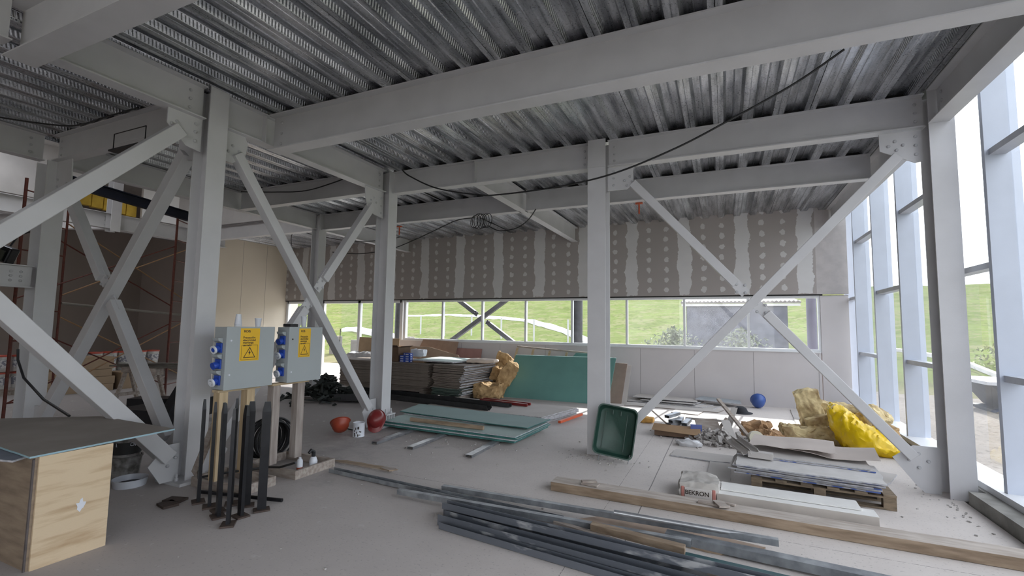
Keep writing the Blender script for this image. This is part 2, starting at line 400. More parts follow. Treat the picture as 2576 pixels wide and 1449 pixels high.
struct(mb.build('trim_kerb', CONC, origin=(0,0,0)))
mb = MB(); mb.bx(2.30, 2.62, -8, 12.2, .12, .18)
struct(mb.build('trim_glazing_sill', FRAME, origin=(0,0,0)))
mb = MB(); mb.bx(2.26, 2.62, -8, 12.2, 4.85, 5.0)
struct(mb.build('trim_glazing_head', MULL, origin=(0,0,0)))

# ---------------------------------------------------------------- steel frame
def isec(w_, h_, tf=.013, tw=.009):    # (across, up) section, centred
    a, b = w_/2, h_/2; c = tw/2
    return [(-a,-b),(a,-b),(a,-b+tf),(c,-b+tf),(c,b-tf),(a,b-tf),(a,b),(-a,b),(-a,b-tf),(-c,b-tf),(-c,-b+tf),(-a,-b+tf)]
_bolt = MB(); _bolt.lathe([(.019,0),(.019,.003),(.0155,.003),(.0155,.012),(.011,.016),(0,.016)], n=10)
_bm = None
def bolt(parent, p, nrm):
    global _bm
    if _bm is None:
        ob = _bolt.build('bolt', BOLT, smooth=False, origin=(0,0,0)); _bm = ob.data; bpy.data.objects.remove(ob)
    ob = bpy.data.objects.new('bolt', _bm); C.objects.link(ob); ob.parent = parent
    ob.location = Vector(p)-ORG[parent]; ob.rotation_euler = Vector(nrm).to_track_quat('Z', 'Y').to_euler()
    return ob
def plate(parent, pts, d, bolts=(), nrm=(1,0,0), name='gusset_plate'):
    g = MB().poly(pts, d).build(name, STEEL, parent)
    for p in bolts: bolt(g, p, nrm)
    return g
def beamX(x0, x1, yc, zb, zt, w_, label, group=None, tabs=(), stiff=()):
    mb = MB(); mb.sweep(isec(w_, zt-zb), (x0, yc, (zb+zt)/2), (x1, yc, (zb+zt)/2), (0,1,0), (0,0,1))
    for s_ in stiff: mb.bx(s_-.006, s_+.006, yc-w_/2+.004, yc-.004, zb+.014, zt-.014)
    ob = mb.build('steel_beam', STEEL); tag(ob, label, 'beam', group, 'thing')
    for (xx, side) in tabs:
        for k in range(3): bolt(ob, (xx, yc-.005, zb+.09+k*(zt-zb-.18)/2), (0,-1,0))
    return ob
def beamY(y0, y1, xc, zb, zt, w_, label, group=None, tabs=(), stiff=(), face=1):
    mb = MB(); mb.sweep(isec(w_, zt-zb), (xc, y0, (zb+zt)/2), (xc, y1, (zb+zt)/2), (1,0,0), (0,0,1))
    for s_ in stiff: mb.bx(xc+.004, xc+w_/2-.004, s_-.006, s_+.006, zb+.014, zt-.014)
    ob = mb.build('steel_beam', STEEL); tag(ob, label, 'beam', group, 'thing')
    for yy in tabs:
        for k in range(3): bolt(ob, (xc+face*.005, yy, zb+.09+k*(zt-zb-.18)/2), (face,0,0))
    return ob
ZB = 3.86
LB = 'white steel beam '
beamX(-5.11, 1.99, 4.035, 3.78, H, .19, LB+'crossing the whole bay, deepest and widest in view', tabs=((-4.98,1),))
beamX(-5.30, 1.99, 1.75, 3.78, H, .21, LB+'across the top left corner, nearest overhead')
beamX(-5.09, -1.68, 6.375, ZB, H, .15, LB+'between the second-left column and the middle column', tabs=((-1.76,1),), stiff=(-3.5,))
beamX(-1.42, 2.02, 6.375, ZB, H, .15, LB+'from the middle column to the right-hand column', tabs=((-1.34,1),(1.95,1)))
beamX(-3.44, 1.99, 8.275, ZB, H, .15, LB+'beyond the middle column, meeting the glazed side')
beamX(-8.69, -3.56, 8.275, ZB, H, .15, LB+'in the far row with cable coils hung below it')
beamX(-13.4, -8.81, 8.275, ZB, H, .15, LB+'running to the beige wall at far left')
beamX(-8.69, -5.26, 6.2, ZB, H, .15, LB+'behind the left braces with a thin cable along its top')
beamX(-8.5, -5.36, 3.3, ZB, H, .15, LB+'left of the front column, over the crossed braces', tabs=((-8.42,1),))
beamY(-7.9, 1.70, 2.10, ZB, H, .18, LB+'along the glass, nearest the camera')
beamY(1.70, 6.22, 2.10, ZB, H, .18, LB+'along the glass, in front of the right-hand column', tabs=(6.1,), face=-1)
beamY(6.50, 11.74, 2.10, ZB, H, .18, LB+'along the glass, behind the right-hand column')
beamY(-7.9, 1.64, -5.2, ZB, H, .16, LB+'stub in the extreme top left corner', tabs=(1.55,))
beamY(1.87, 3.19, -5.2, ZB, H, .16, LB+'running from the top left to the front column', tabs=(3.05,))
beamY(3.41, 6.21, -5.2, ZB, H, .16, LB+'between the front left column and the next one back', tabs=(3.95, 6.12), stiff=(3.93,))
beamY(6.46, 11.74, -3.5, ZB, H, .16, LB+'ending on the taped wall right of the cable coil')
beamY(3.41, 8.13, -8.75, ZB, H, .16, LB+'overhead beyond the crossed braces')
beamY(8.37, 11.74, -8.75, ZB, H, .16, LB+'ending on the taped wall behind the second column')
beamY(-7.9, 3.19, -8.65, ZB, H, .16, LB+'at the left edge over the red scaffold', tabs=(3.05,))
beamY(-7.9, 3.19, -8.65, 2.08, 2.38, .15, LB+'at mid height, low on the left edge', tabs=(3.08, 2.98))
beamY(1.0, 9.2, -13.5, ZB, H, .18, LB+'far left, bright, above the brown wall', tabs=(6.2,))
beamY(1.0, 9.2, -15.8, 4.2, 4.6, .18, LB+'highest at far left behind the yellow batts')
mb = MB(); mb.sweep(isec(.18, .36), (-13.6, 6.4, ZB+.19), (-17.8, 4.6, ZB+.19), Vector((.39,-.92,0)), (0,0,1))
tag(mb.build('steel_beam', STEEL), LB+'slanting away from the far left joint', 'beam', kind='thing')

# columns. orient 'Y': flanges face the camera and the wall; 'X': flanges face left and right
def column(x, y, w_, d_, orient, top, label, chairs=True):
    t = empty('steel_column', (x, y, 0), label, 'column'); t['kind'] = 'thing'
    if orient == 'Y': U, V = (1,0,0), (0,1,0)
    else: U, V = (0,1,0), (1,0,0)
    MB().sweep(isec(w_, d_, .014, .01), (x, y, .03 if orient == 'X' else .0), (x, y, top), U, V).build('shaft', STEEL, t)
    if orient == 'X': MB().bx(x-.2, x+.2, y-.2, y+.2, 0.0, .03).build('base_plate', STEEL, t)
    return t
cA = column(-1.555, 6.36, .245, .27, 'Y', H, 'white steel column in the middle, green barrow tray leaning on it')
cR = column(2.125, 6.36, .215, .27, 'Y', ZB, 'white steel column on the right beside the glass')
cL = column(-5.2, 6.34, .22, .26, 'X', H, 'white steel column second from left, red helmet at its foot')
cF = column(-5.2, 3.30, .21, .25, 'X', H, 'white steel column in the left foreground behind the electrical boxes')
cG = column(-8.65, 3.30, .22, .30, 'X', ZB, 'white steel column at far left beside the mid-height beam')
cB = column(-8.75, 8.25, .22, .24, 'X', H, 'white steel column far back, seen behind the crossed braces')
cZ = empty('steel_post_stub', (-13.5,6.3,3.78), 'short white steel post at the pointed beam joint, far left by the yellow batts', 'post'); cZ['kind'] = 'thing'
MB().sweep(isec(.20, .24, .014, .01), (-13.36, 6.3, 3.78), (-13.36, 6.3, 5.1), (0,1,0), (1,0,0)).build('shaft', STEEL, cZ)
# shaft heads over the beams
for c_, x_, y_ in ((cR, 2.125, 6.36),):
    MB().sweep(isec(.215, .27, .014, .01), (x_, y_, ZB), (x_, y_, H), (1,0,0), (0,1,0)).build('shaft_head', STEEL, c_)
plate(cA, [(-1.68, 6.215, ZB-.02),(-1.43, 6.215, ZB-.02),(-1.43, 6.215, ZB+.0),(-1.68, 6.215, ZB+.0)], (0,.02,0), name='seat_plate')
# anchor chairs at the column feet (right side flange)
for c_, x_, y_ in ((cL, -5.07, 6.34),):
    mb = MB(); mb.bx(x_, x_+.11, y_-.11, y_+.11, .20, .215)
    for k in (-.10, -.035, .035, .10): mb.bx(x_, x_+.10, y_+k-.005, y_+k+.005, .03, .20)
    g = mb.build('anchor_chair', STEEL, c_)
    for k in (-.068, .0, .068)[::2]:
        b = MB(); b.lathe([(.018,0),(.018,.03),(.011,.03),(.011,.075),(0,.078)], (x_+.05, y_+k, .215), n=8); b.build('anchor_bolt', BOLT, g)
for k in (-.06, .06):
    b = MB(); b.lathe([(.018,0),(.018,.03),(.011,.03),(.011,.07),(0,.073)], (-5.2+k, 3.15, .03), n=8); b.build('anchor_bolt', BOLT, cF)

# gusset plates on the frames
yp = 6.36
plate(cR, [(1.62,yp,3.85),(1.995,yp,3.85),(1.995,yp,3.50),(1.93,yp,3.49),(1.62,yp,3.66)], (0,.014,0),
      [(1.70,yp,3.70),(1.77,yp,3.65),(1.76,yp,3.75),(1.83,yp,3.70),(1.94,yp,3.58),(1.94,yp,3.68),(1.94,yp,3.78)], (0,-1,0))
plate(cR, [(1.60,yp,.33),(1.78,yp,.47),(1.995,yp,.47),(1.995,yp,.0),(1.86,yp,.0),(1.80,yp,.06)], (0,.014,0),
      [(1.74,yp,.32),(1.82,yp,.39),(1.82,yp,.25),(1.90,yp,.32)], (0,-1,0))
plate(cA, [(-1.43,yp,3.85),(-1.09,yp,3.85),(-1.08,yp,3.60),(-1.17,yp,3.53),(-1.43,yp,3.53)], (0,.014,0),
      [(-1.35,yp,3.6),(-1.35,yp,3.7),(-1.35,yp,3.8),(-1.20,yp,3.65),(-1.13,yp,3.70),(-1.17,yp,3.58),(-1.10,yp,3.63)], (0,-1,0))
plate(cA, [(-1.43,yp,0),(-1.43,yp,.42),(-1.28,yp,.42),(-1.12,yp,.27),(-1.28,yp,0)], (0,.014,0), (), (0,-1,0))
xp = -5.2
plate(cF, [(xp,2.84,3.86),(xp,3.19,3.86),(xp,3.19,3.50),(xp,3.03,3.52),(xp,2.84,3.70)], (.014,0,0),
      [(xp+.014,2.93,3.74),(xp+.014,2.98,3.67),(xp+.014,2.88,3.70),(xp+.014,2.96,3.60),(xp+.014,3.12,3.60),(xp+.014,3.12,3.70),(xp+.014,3.12,3.79)], (1,0,0))
plate(cF, [(xp,3.41,3.86),(xp,3.70,3.86),(xp,3.74,3.78),(xp,3.71,3.60),(xp,3.56,3.50),(xp,3.41,3.50)], (.014,0,0),
      [(xp+.014,3.50,3.62),(xp+.014,3.55,3.70),(xp+.014,3.58,3.59),(xp+.014,3.63,3.66)], (1,0,0))
plate(cF, [(xp,3.19,0.03),(xp,3.19,.40),(xp,3.06,.40),(xp,2.90,.22),(xp,3.02,.03)], (.014,0,0),
      [(xp+.014,3.02,.26),(xp+.014,3.09,.33),(xp+.014,3.08,.19),(xp+.014,3.15,.26)], (1,0,0))
plate(cF, [(xp,3.41,0.03),(xp,3.41,.40),(xp,3.53,.40),(xp,3.72,.22),(xp,3.62,.03)], (.014,0,0), (), (1,0,0))
plate(cL, [(xp,6.23,0.03),(xp,6.23,.46),(xp,6.08,.46),(xp,5.92,.28),(xp,6.02,.03)], (.014,0,0),
      [(xp+.014,6.04,.30),(xp+.014,6.10,.38),(xp+.014,6.10,.23),(xp+.014,6.16,.30)], (1,0,0))
plate(cL, [(xp,6.23,3.86),(xp,5.78,3.86),(xp,5.80,3.68),(xp,5.90,3.46),(xp,6.23,3.42)], (.014,0,0),
      [(xp+.014,5.92,3.66),(xp+.014,5.99,3.72),(xp+.014,5.98,3.58),(xp+.014,6.05,3.65),(xp+.014,6.17,3.75),(xp+.014,6.17,3.62),(xp+.014,6.17,3.5)], (1,0,0))
yq = 3.295
plate(cF, [(-5.33,yq,3.86),(-5.76,yq,3.86),(-5.76,yq,3.66),(-5.60,yq,3.50),(-5.33,yq,3.48)], (0,.014,0), (), (0,-1,0))
plate(cF, [(-5.33,yq,.03),(-5.33,yq,.45),(-5.50,yq,.45),(-5.66,yq,.28),(-5.52,yq,.03)], (0,.014,0), (), (0,-1,0))
plate(cG, [(-8.50,yq,3.86),(-8.12,yq,3.86),(-8.08,yq,3.5),(-8.25,yq,3.30),(-8.50,yq,3.30)], (0,.014,0),
      [(-8.44,yq,3.4),(-8.44,yq,3.5),(-8.44,yq,3.6),(-8.25,yq,3.45),(-8.2,yq,3.52)], (0,-1,0))
plate(cG, [(-8.50,yq,.03),(-8.50,yq,.50),(-8.35,yq,.50),(-8.16,yq,.32),(-8.28,yq,.03)], (0,.014,0), (), (0,-1,0))

# diagonal braces: square tube between two points in a frame plane
def brace(p0, p1, nrm, s_, label, splice=None, group=None):
    p0, p1, nrm = Vector(p0), Vector(p1), Vector(nrm)
    d = (p1-p0).normalized(); V = d.cross(nrm).normalized()
    t = empty('diagonal_brace', p0, label, 'brace', group); h = s_/2
    sec = [(-h,-h),(h,-h),(h,h),(-h,h)]
    L = (p1-p0).length
    if splice is None:
        MB().sweep(sec, p0, p1, nrm, V).build('tube', STEEL, t, bevel=.006)
        segs = None
    else:
        a, b, gap = splice       # distances along the brace of the two cut ends
        MB().sweep(sec, p0, p0+d*a, nrm, V).build('tube', STEEL, t, bevel=.006)
        MB().sweep(sec, p0+d*b, p1, nrm, V).build('tube', STEEL, t, bevel=.006)
        ph = h*.95
        for lo, hi in ((a-.16, a+gap), (b-gap, b+.16)):
            off = nrm*(.007)
            g = MB().sweep([(-.007,-ph*1.15),(.007,-ph*1.15),(.007,ph*1.15),(-.007,ph*1.15)], p0+d*lo, p0+d*hi, nrm, V).build('splice_plate', STEEL, t)
            mid = (a+ .5*gap) if lo < a else (b-.5*gap)
            for u, v_ in ((-.07,0),(.07,0),(0,-.055),(0,.055)): bolt(g, p0+d*(mid+u)+V*(v_*1.1)+nrm*.007, nrm)
    return t
s1 = .105
brace((-1.13,6.367,.40), (1.78,6.367,3.58), (0,-1,0), s1, 'white diagonal brace rising unbroken from the barrow tray to the right-hand column')
Lb = (Vector((1.80,0,.33))-Vector((-1.09,0,3.60))).length
brace((-1.09,6.367,3.60), (1.78,6.367,.35), (0,-1,0), s1, 'white diagonal brace bolted in two pieces, falling from the middle column to the right-hand foot', (Lb*.425, Lb*.535, .16))
brace((-5.193,3.60,3.62), (-5.193,6.05,.33), (1,0,0), .115, 'white diagonal brace falling unbroken to the red helmets')
Lb = (Vector((0,5.95,3.58))-Vector((0,3.57,.33))).length
brace((-5.193,5.95,3.58), (-5.193,3.60,.33), (1,0,0), .115, 'white diagonal brace bolted in two pieces behind the electrical boxes', (Lb*.40, Lb*.53, .19))
brace((-5.193,2.96,3.66), (-5.193,.55,1.07), (1,0,0), .14, 'white diagonal brace, broadest, rising from the left edge to the front column head')
brace((-5.193,.60,3.00), (-5.193,3.08,.27), (1,0,0), .14, 'white diagonal brace dropping from the left edge behind the plywood table')
brace((-5.60,3.302,3.58), (-8.25,3.302,.38), (0,-1,0), .13, 'white diagonal brace running down from the front column head to the far left column foot')
Lb = (Vector((-8.2,0,3.45))-Vector((-5.55,0,.38))).length
brace((-8.17,3.302,3.42), (-5.58,3.302,.38), (0,-1,0), .12, 'white diagonal brace with a dirty middle joint, left of the front column', (Lb*.40, Lb*.50, .10))

# ---------------------------------------------------------------- ground outside
def gh(x, y):
    d = max(y-15.5, 0) ; e = max(x-9.0, 0)
    k = math.hypot(d, e)
    z = -.25 + .145*k
    if k > 46: z = -.25 + .145*46 + (k-46)*.03
    z += (noise.noise(Vector((x*.12, y*.12, 3)))*.5+noise.noise(Vector((x*.5, y*.5, 9)))*.10)*min(1, k/4)
    return z + noise.noise(Vector((x*1.3, y*1.3, 1)))*.03
def grid(xs, ys, name, m_, zf):
    n = len(xs); vs = [(x_, y_, zf(x_, y_)) for y_ in ys for x_ in xs]
    fs = [(j*n+i, j*n+i+1, (j+1)*n+i+1, (j+1)*n+i) for j in range(len(ys)-1) for i in range(n-1)]
    return MB().add(vs, fs).build(name, m_, origin=(0,0,0), smooth=False)
def spread(a, b, n, p=1.0): return [a+(b-a)*(i/n)**p for i in range(n+1)]
m, T = newmat('hillside_grass', .95)
v, x, y, z = T.xyz()
a1 = T.noise(v, .35, 5, .6); a2 = T.noise(v, 1.1, 6, .75); a3 = T.noise(v, 4, 5, .75)
g1 = T.mix(a1, (.065,.080,.030), (.150,.182,.068))
g1 = T.mix(T.m('MULTIPLY', T.m('GREATER_THAN', a2, .53), .7), g1, (.155,.15,.085))
g1 = T.mix(T.m('MULTIPLY', T.m('LESS_THAN', a3, .42), .55), g1, (.035,.045,.02))
dirt = T.mix(a2, (.10,.08,.055), (.22,.19,.15))
low = T.n('ShaderNodeMapRange'); T.l(T.m('ADD', z, T.m('MULTIPLY', a2, .9)), low.inputs[0]); low.inputs[1].default_value = .15; low.inputs[2].default_value = .75
T.l(T.mix(low.outputs[0], dirt, g1), T.b.inputs['Base Color'])
T.b.inputs['Specular IOR Level'].default_value = 0
GRASS = m
xs = [-60, -45, -35]+[-30+i*.7 for i in range(72)]+[21+i*2.2 for i in range(24)]
ys = [-20,-12,-6,0,4,8,11.0,12.0]+[12.6+i*.55 for i in range(70)]+[52+i*4 for i in range(14)]
def gz(x_, y_):
    zz = gh(x_, y_)
    if x_ < 2.5 and y_ < 12.2: zz = -.6
    return zz
g = grid(xs, ys, 'ground_hillside', GRASS, gz); struct(g)
m, T = newmat('gravel_yard', .95)
v, x, y, z = T.xyz()
a2 = T.noise(v, 1.6, 6, .7); a3 = T.noise(v, 14, 5, .7)
q = T.mix(a2, (.13,.115,.10), (.24,.22,.20)); q = T.mix(T.m('MULTIPLY', T.m('LESS_THAN', a3, .43), .5), q, (.06,.05,.04))
T.l(q, T.b.inputs['Base Color']); GRAVEL = m; T.b.inputs['Specular IOR Level'].default_value = 0
gy_ = grid([2.62+i*.35 for i in range(20)], [-4+i*.5 for i in range(44)], 'ground_gravel', GRAVEL, lambda a, b: -.02-.12*max(0,(a-2.6)/7)+noise.noise(Vector((a*1.5,b*1.5,0)))*.05); struct(gy_)
struct(MB().bx(-16, -8.8, 11.9, 15.4, -.3, 0).build('ground_pavement', mat('pale_pavement', (.62,.60,.57), .9), origin=(0,0,0)))
struct(MB().bx(-8.8, 2.6, 11.95, 14.5, -.4, -.05).build('ground_path', mat('pale_pavement', (.62,.60,.57), .9), origin=(0,0,0)))
#--OBJECTS--

# ================================================================ OBJECTS
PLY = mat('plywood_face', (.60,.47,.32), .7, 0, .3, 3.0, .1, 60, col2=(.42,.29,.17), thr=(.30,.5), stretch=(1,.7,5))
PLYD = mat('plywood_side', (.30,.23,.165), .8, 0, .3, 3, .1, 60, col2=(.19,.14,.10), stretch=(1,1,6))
TIMB = mat('raw_timber', (.36,.27,.19), .8, 0, .3, 3, .2, 70, col2=(.21,.15,.10), stretch=(1.2,8,8))
TIMBY = mat('sawn_pine', (.55,.43,.28), .75, 0, .3, 3, .15, 70, col2=(.42,.31,.19), stretch=(9,1.2,9))
TIMBG = mat('dusty_timber', (.42,.37,.33), .9, 0, .3, 4, .2, 70, col2=(.28,.23,.20), stretch=(1.5,7,7))
BOARDW = mat('plasterboard_paper', (.50,.47,.45), .9, 0, .12, 2)
BOARDB = mat('plasterboard_brown', (.27,.225,.195), .9, 0, .2, 3)
BOARDG = mat('green_plasterboard', (.36,.45,.43), .85, 0, .10, 2)
GREENE = mat('teal_board_edge', (.045,.17,.16), .7, 0, .3, 6)
TEAL = mat('teal_board_face', (.13,.285,.26), .6, 0, .12, 2.2)
GALV = mat('galvanised_channel', (.42,.43,.45), .38, .75, .3, 10, .05, 90)
GALVD = mat('dirty_galvanised', (.33,.35,.37), .45, .45, .45, 8, .1, 90, col2=(.18,.19,.21))
SPLASH = mat('plaster_splashed_steel', (.50,.51,.53), .45, .5, .4, 9, .1, 50, col2=(.16,.175,.205), thr=(.60,.68), stretch=(.35,1,1))
BLACKST = mat('black_steel', (.022,.022,.026), .35, .4, .3, 14)
RUST = mat('rusty_base_plate', (.085,.060,.050), .7, .2, .4, 20)
BOXG = mat('grey_enclosure', (.36,.39,.40), .4, 0, .04, 3)
BOXD = mat('grey_enclosure_side', (.36,.39,.40), .4, 0, .04, 3)
YEL = mat('yellow_sticker', (.80,.47,.01), .45, 0, .05, 8)
INK = mat('black_print', (.03,.02,.015), .6)
BLUEP = mat('blue_plastic', (.02,.07,.42), .35, 0, .1, 9)
WHITEP = mat('white_plastic', (.68,.70,.76), .4, 0, .05, 9)
RUB = mat('black_rubber', (.018,.018,.02), .5)
REDH = mat('red_plastic_helmet', (.42,.07,.035), .4, 0, .2, 8)
REDD = mat('dark_red_plastic', (.19,.02,.02), .35)
REDST = mat('red_oxide_steel', (.11,.022,.013), .6, .2, .4, 20)
CARD = mat('cardboard', (.38,.25,.15), .9, 0, .2, 4)
CARDD = mat('cardboard_dark_brown', (.16,.10,.065), .9, 0, .2, 4)  # darker brown board, one even base colour
GWOOL = mat('glass_wool_brown', (.50,.34,.17), .95, 0, .35, 7, .6, 30, col2=(.30,.19,.09))
GWOOLY = mat('glass_wool_pale', (.70,.58,.33), .95, 0, .35, 7, .6, 30, col2=(.36,.26,.14))
YPLAS = mat('yellow_plastic_film', (.84,.56,.002), .35, 0, .18, 5, .5, 22)
GREENT = mat('green_plastic', (.020,.062,.046), .42, 0, .25, 8, .1, 40)
NAVY = mat('navy_painted_steel', (.007,.010,.024), .4, .3, .3, 7)
WHITEFOAM = mat('white_foam', (.74,.73,.71), .85, 0, .06, 6, .15, 60)
FOAMEDGE = mat('foam_edge', (.50,.46,.42), .9, 0, .15, 5)
BAGP = mat('paper_sack', (.50,.47,.44), .8, 0, .25, 6, .5, 14)
BLUEEDGE = mat('blue_edge_tape', (.30,.44,.50), .7)
BLUETAPE = mat('blue_printed_edge', (.055,.10,.32), .6, 0, .3, 5, col2=(.36,.36,.40), thr=(.47,.52))
TORN = mat('torn_paper_edge', (.50,.50,.53), .9, 0, .35, 25)
TABLETOP = mat('dusty_dark_board', (.27,.235,.21), .95, 0, .15, 3, .1, 80)
CLEARPL = mat('clear_plastic_sheet', (.62,.62,.64), .25, 0, .2, 9, .6, 12)

def text(parent, s_, loc, size, R, m_, ext=.0006, name='lettering', bold=0.0, sx=1.0):
    cu = bpy.data.curves.new(name, 'FONT'); cu.body = s_; cu.size = size; cu.extrude = ext; cu.offset = bold; cu.space_line = .9
    tmp = bpy.data.objects.new('tmp', cu); C.objects.link(tmp)
    dg = bpy.context.evaluated_depsgraph_get(); me = bpy.data.meshes.new_from_object(tmp.evaluated_get(dg))
    bpy.data.objects.remove(tmp)
    me.transform(Matrix.Translation(Vector(loc)-ORG[parent]) @ R.to_4x4() @ Matrix.Diagonal((sx,1,1,1)))
    me.materials.clear(); me.materials.append(m_)
    ob = bpy.data.objects.new(name, me); C.objects.link(ob); ob.parent = parent; ORG[ob] = ORG[parent]; return ob
RXP = Matrix(((0,0,1),(1,0,0),(0,1,0)))          # text lying on a face that looks along +X
RYM = Matrix(((1,0,0),(0,0,-1),(0,1,0)))         # text on a face that looks along -Y

def ragged(pts, step=.12, amp=.006, seed=0):
    rnd = random.Random(seed); out_ = []
    for i, p in enumerate(pts):
        q = pts[(i+1)%len(pts)]; L = math.hypot(q[0]-p[0], q[1]-p[1]); n = max(1, int(L/step))
        nx, ny = -(q[1]-p[1])/L, (q[0]-p[0])/L
        for k in range(n):
            t_ = k/n; a = rnd.uniform(-amp, amp) if k else 0
            out_.append((p[0]+(q[0]-p[0])*t_+nx*a, p[1]+(q[1]-p[1])*t_+ny*a))
    return out_
def sheet(pts, z, th, m_, name, label, cat, group=None, edge=None, amp=0, seed=0, tilt=(0,0), endx=False):
    P = ragged(pts, .1, amp, seed) if amp else pts
    cx_ = sum(p[0] for p in pts)/len(pts); cy_ = sum(p[1] for p in pts)/len(pts)
    top = [(p[0], p[1], z+th+tilt[0]*(p[0]-cx_)+tilt[1]*(p[1]-cy_)) for p in P]
    mb = MB(); n = len(P); area = sum(top[i][0]*top[(i+1)%n][1]-top[(i+1)%n][0]*top[i][1] for i in range(n))
    if area < 0: top.reverse()
    bot = [(a, b, c-th) for a, b, c in top]
    mb.add(top+bot, [tuple(range(n))], 0); mb.f.append(tuple(reversed(range(n, 2*n)))); mb.m.append(0)
    for i in range(n): mb.f.append((i, i+n, (i+1)%n+n, (i+1)%n)); mb.m.append(1 if edge and (not endx or (top[(i+1)%n][1]-top[i][1]) > abs(top[(i+1)%n][0]-top[i][0])) else 0)
    return tag(mb.build(name, [m_, edge] if edge else m_), label, cat, group)
def rect(cx_, cy_, w_, d_, a=0):
    c, s_ = math.cos(a), math.sin(a)
    return [(cx_+c*u-s_*v_, cy_+s_*u+c*v_) for u, v_ in ((-w_/2,-d_/2),(w_/2,-d_/2),(w_/2,d_/2),(-w_/2,d_/2))]
def rough(c, d, R=None, seed=0, amp=.03, n=(8,6,4), fr=6.0, bend=0.0, mb=None, rnd_=.25):
    """soft irregular block: rounded box with noise folds"""
    bmh = bmesh.new(); bmesh.ops.create_cube(bmh, size=1.0)
    bmesh.ops.subdivide_edges(bmh, edges=bmh.edges[:], cuts=n[0], use_grid_fill=True)
    vs = []
    for v_ in bmh.verts:
        p = v_.co.copy()*2; q = p.normalized()*min(1.0, max(abs(p.x),abs(p.y),abs(p.z)))
        p = p.lerp(q*1.15, rnd_)/2
        w_ = Vector((p.x*d[0], p.y*d[1], p.z*d[2]))
        w_.z += bend*(w_.x**2)
        s_ = Vector((seed*3.1, seed*1.7, seed*.9))
        nv = Vector((noise.noise(w_*fr+s_), noise.noise(w_*fr+s_+Vector((7,3,1))), noise.noise(w_*fr+s_+Vector((2,9,5)))))
        nv2 = Vector((noise.noise(w_*fr*3+s_), noise.noise(w_*fr*3+s_+Vector((7,3,1))), noise.noise(w_*fr*3+s_+Vector((2,9,5)))))
        rid = 1-abs(noise.noise(w_*fr*1.6+s_))*2
        w_ += nv*amp+nv2*amp*.5+Vector((noise.noise(w_*fr*8+s_),noise.noise(w_*fr*8),noise.noise(w_*fr*8+nv)))*amp*.16+v_.co.normalized()*rid*amp*.3
        if R is not None: w_ = R @ w_
        vs.append(w_+Vector(c))
    fs = [tuple(v_.index for v_ in f_.verts) for f_ in bmh.faces]; bmh.verts.index_update(); fs = [tuple(v_.index for v_ in f_.verts) for f_ in bmh.faces]
    bmh.free()
    return (mb or MB()).add(vs, fs)
def floorit(mb, z=0.002):
    for p in mb.v:
        if p.z < z: p.z = z+ (p.z-z)*.02
    return mb

# ---------------------------------------------------------------- plywood box and board in the left foreground
t = empty('plywood_box', (-4.2,1.67,0), 'tall plywood box in the left foreground with white plaster spot', 'box')
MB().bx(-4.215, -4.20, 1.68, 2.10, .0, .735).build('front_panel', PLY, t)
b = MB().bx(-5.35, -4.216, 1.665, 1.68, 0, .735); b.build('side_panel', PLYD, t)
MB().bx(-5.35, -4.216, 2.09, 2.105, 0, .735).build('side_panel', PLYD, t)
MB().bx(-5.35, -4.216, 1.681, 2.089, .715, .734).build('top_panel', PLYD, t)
MB().bx(-4.232, -4.2165, 1.655, 1.6645, 0, .72).build('corner_batten', mat('stained_batten', (.12,.10,.10), .8, 0, .4, 9), t)
pts = [(-4.198, 1.83+.02*math.cos(k*.7)*(1+.5*math.sin(k*2.3)), .40+.026*math.sin(k*.7)) for k in range(9)]
MB().poly([(-4.199, 1.93+.026*math.cos(k*PI/7)*(1+.35*math.sin(k*2.3)), .345+.036*math.sin(k*PI/7)*(1+.4*math.cos(k*1.9))) for k in range(14)], (.0015,0,0)).build('plaster_spot', WHITEP, t)
sheet([(-4.19,1.625),(-4.26,2.57),(-5.41,2.58),(-6.05,2.1),(-6.0,1.66),(-4.73,1.66)], .737, .0125, TABLETOP, 'table_board', 'dusty brown board with pale blue edge lying on the plywood box', 'board', None, BLUEEDGE, .002, 3)
sheet([(-4.24,1.56),(-4.33,1.71),(-5.9,1.70),(-5.9,1.44),(-4.62,1.47)], .7225, .0125, mat('blue_grey_board', (.17,.19,.24), .8, 0, .3, 5), 'board_offcut', 'thin blue-grey board with torn white end under the dusty brown board', 'board', None, TORN, .006, 5)

